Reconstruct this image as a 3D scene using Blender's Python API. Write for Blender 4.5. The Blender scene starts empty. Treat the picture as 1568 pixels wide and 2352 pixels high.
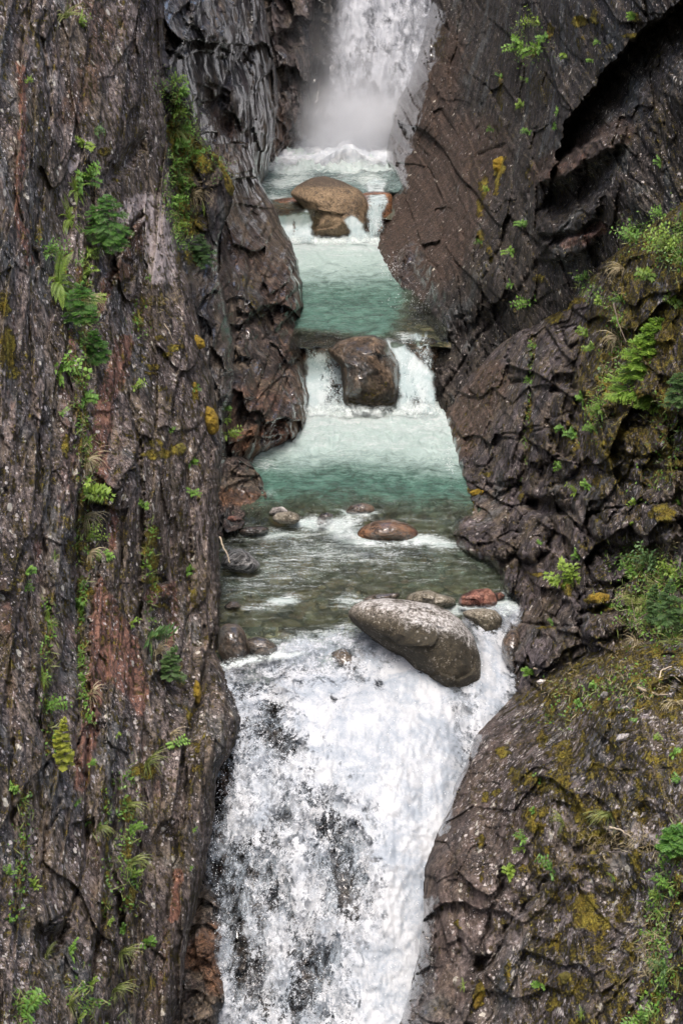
import bpy, math, random
import numpy as np
from mathutils import Vector, Matrix
R = math.radians
C = bpy.context.scene.collection
scene = bpy.context.scene

# ---------------------------------------------------------------- camera, sky, sun
CAMH = 18.0
PITCH = R(18.0)
FPX = 4717.0                     # focal length in units of a 1568 x 2352 picture
SP, CP = math.sin(PITCH), math.cos(PITCH)
cam = bpy.data.cameras.new('camera')
camo = bpy.data.objects.new('camera', cam)
C.objects.link(camo)
camo.location = (0, 0, CAMH)
camo.rotation_euler = (R(90) - PITCH, 0, 0)
cam.sensor_fit = 'VERTICAL'
cam.sensor_height = 24.0
cam.lens = 24.0 * FPX / 2352.0
cam.clip_start = 0.5
cam.clip_end = 1000
scene.camera = camo

SUN_EL, SUN_AZ = R(63), R(186)    # azimuth clockwise from +Y (north)
world = bpy.data.worlds.new('World')
scene.world = world
world.use_nodes = True
nt = world.node_tree
bg = nt.nodes['Background']
sky = nt.nodes.new('ShaderNodeTexSky')
sky.sky_type = 'NISHITA'
sky.sun_disc = False
sky.sun_elevation = SUN_EL
sky.sun_rotation = SUN_AZ
sky.air_density = 1.0
sky.dust_density = 5.0
sky.ozone_density = 1.0
nt.links.new(sky.outputs[0], bg.inputs[0])
bg.inputs[1].default_value = 0.14
sl = bpy.data.lights.new('sun', 'SUN')
slo = bpy.data.objects.new('sun', sl)
C.objects.link(slo)
sl.energy = 1.2
sl.angle = R(22)
sl.color = (1.0, 0.97, 0.93)
sd = Vector((math.sin(SUN_AZ) * math.cos(SUN_EL), math.cos(SUN_AZ) * math.cos(SUN_EL), math.sin(SUN_EL)))
slo.rotation_euler = sd.to_track_quat('Z', 'Y').to_euler()
scene.view_settings.view_transform = 'Standard'
scene.view_settings.look = 'None'
scene.view_settings.exposure = 1.3
scene.view_settings.gamma = 1.0
scene.cycles.max_bounces = 8
scene.cycles.diffuse_bounces = 3
scene.cycles.glossy_bounces = 3
scene.cycles.transparent_max_bounces = 24
scene.cycles.volume_bounces = 4
scene.cycles.use_denoising = True

# ---------------------------------------------------------------- numpy helpers
def unproj(x, y, d):
    """point seen at (x, y) of the 1568 x 2352 frame, d metres along the view axis"""
    a = (x - 784.0) / FPX
    b = -(y - 1176.0) / FPX
    return np.stack([d * a, d * (CP + b * SP), CAMH + d * (-SP + b * CP)], -1)

def plane_d(y, z):
    return (CAMH - z) / (SP + (y - 1176.0) / FPX * CP)

def smooth(a, b, x):
    t = np.clip((x - a) / (b - a), 0, 1)
    return t * t * (3 - 2 * t)

def perlin(x, y, seed=0):
    rng = np.random.default_rng(seed)
    ang = rng.random((256, 256)) * 2 * np.pi
    gx, gy = np.cos(ang), np.sin(ang)
    xi, yi = np.floor(x).astype(np.int64), np.floor(y).astype(np.int64)
    xf, yf = x - xi, y - yi
    u = xf * xf * xf * (xf * (xf * 6 - 15) + 10)
    v = yf * yf * yf * (yf * (yf * 6 - 15) + 10)
    def g(i, j):
        a, b = (xi + i) & 255, (yi + j) & 255
        return gx[a, b] * (xf - i) + gy[a, b] * (yf - j)
    n0 = g(0, 0) * (1 - u) + g(1, 0) * u
    n1 = g(0, 1) * (1 - u) + g(1, 1) * u
    return (n0 * (1 - v) + n1 * v) * 1.41

def fbm(x, y, octs=4, rough=0.5, seed=0, ridged=False):
    out = np.zeros(np.broadcast(x, y).shape); amp = 1.0; tot = 0
    for o in range(octs):
        n = perlin(x * 2 ** o + 17.3 * o, y * 2 ** o - 9.1 * o, seed + o)
        if ridged: n = 1 - 2 * np.abs(n)
        out += n * amp; tot += amp; amp *= rough
    return out / tot

def facets(x, y, seed=0, jit=0.9, tilt=0.6, lean=0.):
    """height of randomly tilted flat blocks, and the gap to the next block"""
    rng = np.random.default_rng(seed + 1000)
    T = rng.random((5, 128, 128))
    xi, yi = np.floor(x).astype(np.int64), np.floor(y).astype(np.int64)
    f1 = np.full(x.shape, 9e9); f2 = f1.copy(); h = np.zeros(x.shape)
    for i in (-1, 0, 1):
        for j in (-1, 0, 1):
            a, b = (xi + i) & 127, (yi + j) & 127
            cx = xi + i + 0.5 + (T[0][a, b] - .5) * jit
            cy = yi + j + 0.5 + (T[1][a, b] - .5) * jit
            dx, dy = x - cx, y - cy
            dd = dx * dx + dy * dy
            hh = (T[2][a, b] - .5) + ((T[3][a, b] - .5) * dx + (T[4][a, b] - .5) * dy) * 2 * tilt + lean * dy * (.4 + T[4][b, a])
            near = dd < f1
            f2 = np.where(near, f1, np.minimum(f2, dd))
            h = np.where(near, hh, h)
            f1 = np.where(near, dd, f1)
    return h, np.sqrt(f2) - np.sqrt(f1)

def segdist(X, Y, pts, closed=False, reach=None):
    """distance to a polyline, and which side (positive: right of its direction)"""
    pts = list(pts)
    if closed: pts = pts + [pts[0]]
    D = np.full(X.shape, 1e9); S = np.zeros(X.shape)
    xs = [p[0] for p in pts]; ys = [p[1] for p in pts]
    if reach is None: sel = np.ones(X.shape, bool)
    else: sel = (X > min(xs) - reach) & (X < max(xs) + reach) & (Y > min(ys) - reach) & (Y < max(ys) + reach)
    if not sel.any(): return D, S
    x, y = X[sel], Y[sel]; d = np.full(x.shape, 1e9); s = np.zeros(x.shape)
    for (x0, y0), (x1, y1) in zip(pts[:-1], pts[1:]):
        ex, ey = x1 - x0, y1 - y0
        L2 = ex * ex + ey * ey + 1e-9
        t = np.clip(((x - x0) * ex + (y - y0) * ey) / L2, 0, 1)
        px, py = x - x0 - t * ex, y - y0 - t * ey
        q = np.hypot(px, py)
        side = -(ex * (y - y0) - ey * (x - x0))
        nearer = q < d
        s = np.where(nearer, side, s); d = np.where(nearer, q, d)
    D[sel] = d; S[sel] = np.sign(s)
    return D, S

def inside(X, Y, pts):
    r = np.zeros(X.shape, bool)
    n = len(pts)
    for i in range(n):
        x0, y0 = pts[i]; x1, y1 = pts[(i + 1) % n]
        if y0 == y1: continue
        c = ((y0 > Y) != (y1 > Y)) & (X < (x1 - x0) * (Y - y0) / (y1 - y0) + x0)
        r ^= c
    return r

def sdf(X, Y, pts):
    d, _ = segdist(X, Y, pts, True)
    return np.where(inside(X, Y, pts), d, -d)

def rbf(ctrl):
    P = np.array([(c[0] / 500., c[1] / 500.) for c in ctrl]); v = np.array([c[2] for c in ctrl], float)
    n = len(P)
    def phi(r2): return 0.5 * r2 * np.log(r2 + 1e-9)
    K = phi(((P[:, None] - P[None]) ** 2).sum(-1)) + np.eye(n) * 0.02
    A = np.zeros((n + 3, n + 3)); A[:n, :n] = K
    A[:n, n] = 1; A[:n, n + 1:] = P; A[n, :n] = 1; A[n + 1:, :n] = P.T
    w = np.linalg.solve(A, np.concatenate([v, [0, 0, 0]]))
    def f(X, Y):
        x, y = X / 500., Y / 500.
        o = w[n] + w[n + 1] * x + w[n + 2] * y
        for i in range(n):
            o = o + w[i] * phi((x - P[i, 0]) ** 2 + (y - P[i, 1]) ** 2)
        return o
    return f

# ---------------------------------------------------------------- mesh helpers
def mesh_from(name, V, F, mat=None, parent=None, smooth_=False, attrs=None, link=True):
    """V (n,3), F list of tuples or an (m,k) array"""
    me = bpy.data.meshes.new(name)
    V = np.asarray(V, dtype=np.float32)
    if isinstance(F, np.ndarray):
        m, k = F.shape
        me.vertices.add(len(V)); me.vertices.foreach_set('co', V.ravel())
        me.loops.add(m * k); me.loops.foreach_set('vertex_index', F.astype(np.int32).ravel())
        me.polygons.add(m); me.polygons.foreach_set('loop_start', np.arange(0, m * k, k, dtype=np.int32))
        me.update(calc_edges=True)
    else:
        me.from_pydata(V.tolist(), [], F)
    if attrs:
        for k, a in attrs.items():
            at = me.attributes.new(k, 'FLOAT', 'POINT')
            at.data.foreach_set('value', np.asarray(a, dtype=np.float32).ravel())
    if smooth_: me.polygons.foreach_set('use_smooth', np.ones(len(me.polygons), bool))
    me.validate() if not isinstance(F, np.ndarray) else None
    o = bpy.data.objects.new(name, me)
    if mat: me.materials.append(mat)
    C.objects.link(o)
    if parent: o.parent = parent
    return o

def grid_faces(nr, nc, flip=False):
    i = np.arange(nr * nc).reshape(nr, nc)
    a, b, c, d = i[:-1, :-1].ravel(), i[:-1, 1:].ravel(), i[1:, 1:].ravel(), i[1:, :-1].ravel()
    return np.stack([a, b, c, d] if flip else [a, d, c, b], -1)

def struct(o): o['kind'] = 'structure'; return o
def stuff(o, label=None, cat=None):
    o['kind'] = 'stuff'
    if label: o['label'] = label
    if cat: o['category'] = cat
    return o
def tag(o, label, cat, group=None):
    o['label'] = label; o['category'] = cat
    if group: o['group'] = group
    return o

# ---------------------------------------------------------------- node helpers
class N:
    def __init__(s, name):
        s.m = bpy.data.materials.new(name); s.m.use_nodes = True
        s.t = s.m.node_tree; s.t.nodes.clear()
        s.out = s.t.nodes.new('ShaderNodeOutputMaterial')
    def n(s, typ, **kw):
        nd = s.t.nodes.new('ShaderNode' + typ)
        for k, v in kw.items(): setattr(nd, k, v)
        return nd
    def set(s, sock, v):
        if isinstance(v, bpy.types.NodeSocket): s.t.links.new(v, sock)
        elif v is not None:
            if sock.type == 'RGBA' and not isinstance(v, (int, float)) and len(v) == 3: v = (*v, 1)
            sock.default_value = v
    def attr(s, a):
        return s.n('Attribute', attribute_name=a).outputs['Fac']
    def coord(s, scale=(1, 1, 1), rot=(0, 0, 0), kind='Object'):
        tc = s.n('TexCoord')
        # first turn the space so that the foliation stands along Z, then scale it
        m0 = s.n('Mapping'); m0.inputs['Rotation'].default_value = rot
        s.t.links.new(tc.outputs[kind], m0.inputs[0])
        m1 = s.n('Mapping'); m1.inputs['Scale'].default_value = scale
        s.t.links.new(m0.outputs[0], m1.inputs[0])
        return m1.outputs[0]
    def noise(s, vec, scale=1, detail=4, rough=.5, dist=0., w=None):
        nd = s.n('TexNoise')
        if w is not None: nd.noise_dimensions = '4D'; nd.inputs['W'].default_value = w
        s.set(nd.inputs['Vector'], vec); s.set(nd.inputs['Scale'], scale)
        nd.inputs['Detail'].default_value = detail; nd.inputs['Roughness'].default_value = rough
        nd.inputs['Distortion'].default_value = dist
        return nd.outputs['Fac']
    def vor(s, vec, scale=1, feature='F1', rnd=1.):
        nd = s.n('TexVoronoi', feature=feature)
        s.set(nd.inputs['Vector'], vec); nd.inputs['Scale'].default_value = scale
        nd.inputs['Randomness'].default_value = rnd
        return nd
    def math(s, op, a, b=None, c=None, clamp=False):
        nd = s.n('Math', operation=op, use_clamp=clamp)
        s.set(nd.inputs[0], a)
        if b is not None: s.set(nd.inputs[1], b)
        if c is not None: s.set(nd.inputs[2], c)
        return nd.outputs[0]
    def rng(s, v, a, b, c=0., d=1., smoothed=True):
        nd = s.n('MapRange', interpolation_type='SMOOTHSTEP' if smoothed else 'LINEAR')
        s.set(nd.inputs[0], v); s.set(nd.inputs[1], a); s.set(nd.inputs[2], b); s.set(nd.inputs[3], c); s.set(nd.inputs[4], d)
        return nd.outputs[0]
    def mix(s, f, a, b):
        nd = s.n('Mix', data_type='RGBA')
        s.set(nd.inputs[0], f); s.set(nd.inputs[6], a); s.set(nd.inputs[7], b)
        return nd.outputs[2]
    def ramp(s, f, stops):
        nd = s.n('ValToRGB'); cr = nd.color_ramp
        while len(cr.elements) < len(stops): cr.elements.new(0.5)
        for e, (p, c) in zip(cr.elements, stops): e.position = p; e.color = (*c, 1)
        s.set(nd.inputs[0], f); return nd.outputs[0]
    def bump(s, h, strength=.5, dist=.05, normal=None):
        nd = s.n('Bump'); nd.inputs['Strength'].default_value = strength; nd.inputs['Distance'].default_value = dist
        s.set(nd.inputs['Height'], h)
        if normal is not None: s.set(nd.inputs['Normal'], normal)
        return nd.outputs[0]
    def bsdf(s, col, rough=.8, normal=None, **kw):
        nd = s.n('BsdfPrincipled'); s.set(nd.inputs['Base Color'], col); s.set(nd.inputs['Roughness'], rough)
        if normal is not None: s.set(nd.inputs['Normal'], normal)
        for k, v in kw.items(): s.set(nd.inputs[k], v)
        return nd.outputs[0]
    def mixsh(s, f, a, b):
        nd = s.n('MixShader'); s.set(nd.inputs[0], f); s.set(nd.inputs[1], a); s.set(nd.inputs[2], b); return nd.outputs[0]
    def done(s, sh, vol=None):
        if sh is not None: s.t.links.new(sh, s.out.inputs[0])
        if vol is not None: s.t.links.new(vol, s.out.inputs[1])
        return s.m

def rock_mat(name, strike=0., dark=(.026, .020, .019), mid=(.098, .077, .068), light=(.29, .24, .21), wetbase=0., seed=0.,
             brown=(.085, .045, .026), streak=.6, stretch=.28, tan=(.11, .085, .06), bumps=1., film=1.75, slab=1.):
    s = N(name)
    rot = (0, R(strike), 0)
    co = s.coord((1, 1, stretch), rot)          # stretched along the foliation
    ci = s.coord((1, 1, 1), rot)
    big = s.noise(co, .55, 3, .5, w=seed)
    n1 = s.noise(co, 2.4, 10, .66, dist=.4, w=seed + 1)
    fine = s.noise(co, 14, 8, .7, dist=.6, w=seed + 2)
    st = s.noise(s.coord((1, 1, .1), rot), 16, 6, .65, dist=.5, w=seed + 3)
    grain = s.noise(ci, 45, 4, .7, w=seed + 9)
    v = s.math('ADD', s.math('MULTIPLY', n1, .5), s.math('MULTIPLY', fine, .5))
    v = s.math('ADD', v, s.math('MULTIPLY', s.math('SUBTRACT', st, .5), streak))
    v = s.math('ADD', v, s.math('MULTIPLY', s.math('SUBTRACT', grain, .5), .35))
    col = s.ramp(v, [(.36, [m * .6 for m in dark]), (.44, dark), (.51, mid), (.57, [m * 1.5 for m in mid]), (.66, light)])
    hv = s.n('HueSaturation'); s.set(hv.inputs['Color'], col)
    s.set(hv.inputs['Value'], s.rng(s.noise(co, 1.1, 5, .65, dist=.6, w=seed + 21), .36, .64, .45, 1.75)); col = hv.outputs[0]
    tn = s.rng(s.noise(co, .9, 4, .6, w=seed + 4), .46, .60, 0, .85)
    col = s.mix(s.math('MULTIPLY', tn, s.rng(v, .35, .6, .3, 1)), col, s.mix(s.rng(v, .40, .62), [t * .4 for t in tan], [t * 1.9 for t in tan]))
    gg = s.rng(s.noise(co, .7, 4, .6, w=seed + 5), .53, .64, 0, .6)
    col = s.mix(gg, col, s.mix(s.rng(v, .40, .62), (.025, .029, .03), (.15, .16, .16)))
    # paler areas: crusts, and a lit ledge top painted on the upper right wall
    pa = s.attr('pale')
    pm = s.rng(s.math('ADD', pa, s.math('MULTIPLY', s.math('SUBTRACT', s.noise(ci, 5, 9, .75, dist=.5, w=seed + 6), .5), 1.3)), .42, .75, 0, .9)
    col = s.mix(pm, col, s.mix(fine, (.17, .14, .14), (.50, .43, .41)))
    # brown and rust
    bm = s.rng(s.math('ADD', s.attr('brown'), s.math('MULTIPLY', s.math('SUBTRACT', s.noise(co, 2, 8, .65, dist=1, w=seed + 7), .5), .9)), .35, .8, 0, .9)
    col = s.mix(bm, col, s.mix(s.rng(v, .38, .64), [b * .28 for b in brown], [b * 2.6 for b in brown]))
    rm = s.rng(s.math('ADD', s.attr('rust'), s.math('MULTIPLY', s.math('SUBTRACT', s.noise(co, 2.5, 9, .7, dist=1, w=seed + 8), .5), .9)), .4, .75, 0, .92)
    col = s.mix(rm, col, s.ramp(v, [(.38, (.035, .024, .022)), (.47, (.105, .052, .040)), (.54, (.19, .088, .058)), (.62, (.27, .14, .095)), (.75, (.38, .26, .20))]))
    # lichen discs of three sizes
    li = s.math('MULTIPLY', s.attr('lichen'), s.rng(s.noise(ci, 1.6, 5, .65, w=seed + 22), .40, .60, .25, 2.1))
    for sc, rad, k, colr in ((3.6, .32, .42, (.56, .52, .44)), (7.5, .40, .42, (.52, .47, .44)), (17., .40, .55, (.40, .35, .34))):
        vo = s.vor(ci, sc)
        sep = s.n('SeparateColor'); s.t.links.new(vo.outputs['Color'], sep.inputs[0])
        rr = s.math('MULTIPLY', s.math('ADD', s.math('MULTIPLY', sep.outputs[1], .7), .3), rad)
        wob = s.math('ADD', vo.outputs['Distance'], s.math('MULTIPLY', s.math('SUBTRACT', fine, .5), .3))
        disc = s.rng(s.math('SUBTRACT', rr, wob), -.03, .03)
        has = s.math('LESS_THAN', sep.outputs[0], s.math('MULTIPLY', li, k))
        col = s.mix(s.math('MULTIPLY', s.math('MULTIPLY', disc, has), .9), col, s.mix(grain, [c * .6 for c in colr], [c * 1.15 for c in colr]))
    # dark little moss cushions
    mo = s.math('MULTIPLY', s.attr('moss'), .86)
    vo = s.vor(ci, 5.5)
    sep = s.n('SeparateColor'); s.t.links.new(vo.outputs['Color'], sep.inputs[0])
    dk = s.math('MULTIPLY', s.rng(s.math('ADD', vo.outputs['Distance'], s.math('MULTIPLY', s.math('SUBTRACT', fine, .5), .5)), .36, .26),
                s.math('LESS_THAN', sep.outputs[2], s.math('ADD', s.math('MULTIPLY', li, .22), s.math('MULTIPLY', mo, .5))))
    col = s.mix(s.math('MULTIPLY', dk, .85), col, s.mix(grain, (.018, .012, .006), (.085, .060, .018)))
    mm = s.rng(s.math('ADD', mo, s.math('MULTIPLY', s.math('SUBTRACT', s.math('ADD', s.math('MULTIPLY', s.noise(ci, 4, 12, .8, w=seed + 11), .7), s.math('MULTIPLY', grain, .3)), .5), 5.)), .40, .80)
    mcol = s.ramp(s.math('ADD', s.math('MULTIPLY', grain, .6), s.math('MULTIPLY', s.noise(ci, 2.5, 4, .6, w=seed + 12), .55)),
                  [(.38, (.03, .018, .005)), (.47, (.12, .08, .012)), (.55, (.25, .175, .018)), (.66, (.36, .30, .045))])
    col = s.mix(mm, col, mcol)
    we = s.math('ADD', s.attr('wet'), wetbase)
    wm = s.math('MULTIPLY', s.rng(s.math('ADD', we, s.math('MULTIPLY', s.math('SUBTRACT', s.noise(co, 1.5, 6, .6, w=seed + 13), .5), 2.2)), .25, .75), s.math('SUBTRACT', 1, mm))
    col = s.mix(wm, col, s.mix(1., col, col))
    hs = s.n('HueSaturation'); s.set(hs.inputs['Color'], col); s.set(hs.inputs['Value'], s.rng(wm, 0, 1, 1, .62)); hs.inputs['Saturation'].default_value = 1.0
    col = hs.outputs[0]
    rough = s.math('ADD', s.rng(wm, 0, 1, .82, .2), s.math('MULTIPLY', s.math('SUBTRACT', fine, .5), .3), clamp=True)
    h = s.math('ADD', s.math('MULTIPLY', n1, .9), s.math('ADD', s.math('MULTIPLY', fine, .42), s.math('MULTIPLY', st, .3)))
    h = s.math('ADD', h, s.math('MULTIPLY', s.math('MULTIPLY', mm, grain), .5))
    nb = s.bump(h, .9 * bumps, .14)
    nb = s.bump(s.math('ADD', grain, s.math('MULTIPLY', mm, .8)), .5, .02, nb)
    return s.done(s.bsdf(col, rough, nb, **{'Specular IOR Level': s.rng(wm, 0, 1, .3, .8), 'Coat Weight': s.rng(wm, .3, 1, 0, .75), 'Coat Roughness': .13, 'Coat IOR': film}))

# ---------------------------------------------------------------- cliffs as relief fields
LAYERS = []
class Cliff:
    """A rock wall: depth field over the view, cut at its outline, wrapped round behind, with real relief."""
    def __init__(s, name, side, outline, ctrl, y0=-60, y1=2400, round_=(60, 3.), step=2.5, jag=(7, 3), xfar=None, above=-700, seed=0, ext=0):
        s.name, s.side = name, side                       # side -1: wall stands left of its outline, +1: right of it
        ys = np.arange(y0, y1, step)
        if above is not None: ys = np.concatenate([np.linspace(above, y0 - 12, 26), ys])
        oy = np.array([p[1] for p in outline], float); ox = np.array([p[0] for p in outline], float)
        e = np.interp(ys, oy, ox)
        k = 3
        e = np.convolve(np.pad(e, k, mode='edge'), np.ones(2 * k + 1) / (2 * k + 1), 'valid')
        slope = np.gradient(e, ys)
        e = e + fbm(ys / 42., ys * 0 + seed, 3, .55, seed + 50) * jag[0] + fbm(ys / 11., ys * 0 + seed, 3, .6, seed + 60) * jag[1]
        far = xfar if xfar is not None else (-60 if side < 0 else 1628)
        w = np.abs(e - far).max()
        nc = int(w / step)
        u = np.linspace(0, 1, nc)
        X = far + (e[:, None] - far) * u[None]
        if xfar is None:                                   # coarse columns outside the frame
            out = far + (np.linspace(-1, -.04, 14)[None] * 330 * (1 if side < 0 else -1)) * np.ones((len(ys), 1))
            X = np.concatenate([out, X], 1)
        s.X, s.Y = X, np.repeat(ys[:, None], X.shape[1], 1)
        s.e, s.ys, s.slope = e, ys, slope
        D = rbf(ctrl)(np.clip(X, -140, 1710), np.clip(s.Y, -160, 2480))
        s.edge = np.abs(X - e[:, None]) / np.sqrt(1 + slope[:, None] ** 2)
        t = np.clip(s.edge / round_[0], 0, 1)
        s.D = D + round_[1] * (1 - np.sqrt(np.clip(1 - (1 - t) ** 2, 0, 1)))
        s.base = D.copy()
        s.S = (X - 784) / FPX * np.median(D); s.T = (s.Y - 1176) / FPX * np.median(D)
        s.A = {k: np.zeros(X.shape) for k in ('rust', 'moss', 'wet', 'lichen', 'pale', 'brown')}
        s.wx = X + fbm(X / 30., s.Y / 30., 3, .6, seed + 70) * 14 + fbm(X / 7., s.Y / 7., 2, .6, seed + 71) * 4
        s.wy = s.Y + fbm(X / 30., s.Y / 30., 3, .6, seed + 72) * 14
        s.gx = X + fbm(X / 45., s.Y / 45., 3, .5, seed + 75) * 12; s.gy = s.Y
        s.seed = seed
    def rot(s, strike):
        a = R(strike)
        return s.S * math.cos(a) - s.T * math.sin(a), s.S * math.sin(a) + s.T * math.cos(a)
    def relief(s, strike=0, amps=(.6, .5, .22, .14, .05), size=1., stretch=3., mask=1., slab=.45, lean=.5):
        p, q = s.rot(strike); p, q = p / size, q / size
        sd = s.seed
        wpx = p + fbm(p / 1.6, q / 4, 3, .45, sd + 1) * .45; wq = q + fbm(p / 1.6, q / 3, 3, .45, sd + 2) * .8
        h = amps[0] * fbm(p / 2.6, q / (2.6 * stretch), 3, .5, sd + 3)
        f, g = facets(wpx / 1.5, wq / (1.5 * stretch * .7), sd + 4, lean=lean); h = h + amps[1] * f
        f, g = facets(wpx / .5 + 7, wq / (.5 * stretch * .8), sd + 5, lean=lean * 1.4); h = h + amps[2] * f
        f, g = facets(p / .2 + 3 + fbm(p * 2, q, 2, .5, sd + 6), q / (.2 * stretch * .8), sd + 7); h = h + amps[2] * .42 * f
        tt = p / 1.3 + q / (1.3 * stretch * 2.0) + fbm(p / 2.0, q / (2.0 * stretch), 3, .5, sd + 20) * 1.3
        h = h + amps[1] * slab * (tt - np.floor(tt))
        tt = p / .46 - q / (.46 * stretch * 2.6) + fbm(p / .8, q / (.8 * stretch), 3, .5, sd + 23) * 1.3
        h = h + amps[2] * slab * .9 * (tt - np.floor(tt))
        h = h - amps[3] * (1 - fbm(wpx / .55, wq / (.55 * stretch * 1.6), 4, .6, sd + 8, ridged=True))
        h = h + amps[4] * fbm(p / .12, q / .35, 3, .6, sd + 9)
        s.D = s.D - h * mask * size * 1.2
        return s
    def groove(s, pts, w, depth, reach=3):
        """open joint of uneven width, one lip standing a little proud"""
        d, sg = segdist(s.gx, s.gy, pts, reach=90)
        nz = .5 + .9 * fbm(s.X / 40., s.Y / 70., 3, .6, s.seed + 200 + int(pts[0][0]))
        nz = np.clip(nz, .0, 1.2); ww = w * (.45 + .8 * nz)
        s.D = s.D + depth * .75 * nz * np.exp(-(d / ww) ** 2) - np.where((sg < 0) == (int(pts[0][1]) % 2 == 0), depth * .32 * nz * np.clip(1 - d / 46., 0, 1) * smooth(0, 3, d), 0); return s
    def step(s, pts, h, fall, cut=2.0):
        """what lies left of the line's direction stands h metres proud, easing back over `fall` pixels"""
        d, sg = segdist(s.wx, s.wy, pts, reach=fall + 40)
        s.D = s.D - np.where(sg < 0, h * np.clip(1 - d / fall, 0, 1) ** 1.3 * smooth(0, cut * 2, d + .01), 0); return s
    def hollow(s, pts, h, fall):
        d, sg = segdist(s.wx, s.wy, pts, reach=fall + 40)
        s.D = s.D + np.where(sg > 0, h * np.clip(1 - d / fall, 0, 1) ** 1.5, 0); return s
    def poly(s, pts, h, soft=14, flat=0.):
        """a block (h > 0 towards the viewer) or a recess (h < 0) with the outline pts"""
        d = sdf(s.wx, s.wy, pts)
        s.D = s.D - h * smooth(-2, soft, d); return s
    def bulge(s, pts, h):
        d = np.clip(sdf(s.wx, s.wy, pts), 0, None)
        m = max(d.max(), 1)
        t = np.clip(d / m, 0, 1); s.D = s.D - h * np.sqrt(1 - (1 - t) ** 2) * (d > 0)
        # a dark joint all round it
        dd = np.abs(sdf(s.wx, s.wy, pts)); s.D = s.D + .35 * np.exp(-(dd / 4.) ** 2); return s
    def paint(s, a, pts, w=None, val=1., soft=10):
        if w is None: m = smooth(-soft, soft, sdf(s.wx, s.wy, pts)) * val
        else:
            d, _ = segdist(s.wx, s.wy, pts, reach=w * 2 + 40); m = val * smooth(w * 1.35, w * .5, d)
        s.A[a] = np.maximum(s.A[a], m); return s
    def blob(s, a, x, y, rx, ry=None, val=1., h=0.):
        ry = ry or rx
        q = np.hypot((s.wx - x) / rx, (s.wy - y) / ry); m = smooth(1.25, .55, q)
        s.A[a] = np.maximum(s.A[a], m * val); s.D = s.D - h * m; return s
    def build(s, mat, wrap=11, inward=.35):
        V = unproj(s.X, s.Y, s.D)
        k = np.arange(1, wrap + 1)
        P = V[:, -1:, :]
        back = np.stack([s.side * (.05 * k + inward * k ** 1.6), .35 * k ** 1.5, 0 * k], -1)[None]
        # roughen the return so that its face is rock as well
        V2 = P + back + (fbm(s.ys[:, None] / 20., k[None] * .7, 3, .6, s.seed + 90) * .25)[..., None] * np.array([1., 1., 0])
        V = np.concatenate([V, V2], 1)
        A = {a: np.concatenate([v, np.repeat(v[:, -1:], wrap, 1)], 1) for a, v in s.A.items()}
        o = mesh_from(s.name, V.reshape(-1, 3), grid_faces(V.shape[0], V.shape[1], flip=(s.side > 0)), mat, attrs=A, smooth_=True)
        o['kind'] = 'structure'
        LAYERS.append(s)
        return o
    def depth(s, x, y):
        x = np.asarray(x, float); y = np.asarray(y, float)
        r = np.clip(np.searchsorted(s.ys, y), 1, len(s.ys) - 1)
        row = np.where(np.abs(s.ys[r] - y) < np.abs(s.ys[r - 1] - y), r, r - 1)
        xx = s.X[row]
        j = np.argmin(np.abs(xx - x[..., None]), -1)
        d = s.D[row, j]
        ok = (np.abs(np.take_along_axis(xx, j[..., None], -1)[..., 0] - x) < 5) & (np.abs(s.ys[row] - y) < 8)
        return np.where(ok, d, 1e9)

def front(x, y, only=None):
    """(depth, layer name) of the nearest cliff at a point of the frame"""
    x = np.atleast_1d(x); y = np.atleast_1d(y)
    L = [l for l in LAYERS if only is None or l.name in only]
    ds = np.stack([l.depth(x, y) for l in L])
    return ds.min(0)

# ================================================================ the gorge walls
# step(): raises what lies, for a line drawn downward, to its left on the picture; upward: right; rightward: below; leftward: above
M_left = rock_mat('rock_left', strike=-4, seed=1.3, streak=.55, stretch=.38)
M_wet = rock_mat('rock_wet_slate', film=1.5, bumps=.9, strike=-12, seed=4.1, dark=(.009, .008, .009), mid=(.034, .028, .029), light=(.15, .125, .12), wetbase=.25, streak=.4, stretch=.5, brown=(.09, .047, .027))
M_tower = rock_mat('rock_wet_brown', film=2.3, bumps=.6, strike=-24, seed=7.7, dark=(.010, .008, .007), mid=(.042, .030, .025), light=(.18, .14, .115), wetbase=.15, streak=.9, brown=(.095, .05, .028))
M_backl = rock_mat('rock_spray_brown', strike=4, seed=2.9, dark=(.03, .024, .024), mid=(.085, .066, .060), light=(.19, .15, .14), wetbase=.3, brown=(.085, .052, .036))
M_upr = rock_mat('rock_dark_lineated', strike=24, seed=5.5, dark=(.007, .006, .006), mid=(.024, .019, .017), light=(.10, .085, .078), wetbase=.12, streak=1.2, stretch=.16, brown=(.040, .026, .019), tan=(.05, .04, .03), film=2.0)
M_mid = rock_mat('rock_right', strike=16, seed=8.2, brown=(.065, .043, .032), dark=(.018, .014, .015), mid=(.066, .054, .055), light=(.21, .175, .17), wetbase=-.05, streak=.5, stretch=.4)
M_dome = rock_mat('rock_dome', strike=10, seed=3.4, brown=(.058, .041, .034), dark=(.028, .023, .022), mid=(.085, .070, .066), light=(.26, .22, .21), streak=.4, stretch=.35, wetbase=-.1)
M_bed = rock_mat('rock_under_fall', strike=0, seed=6.4, dark=(.009, .009, .010), mid=(.033, .031, .034), light=(.11, .10, .10), wetbase=.5, streak=.4)

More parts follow.
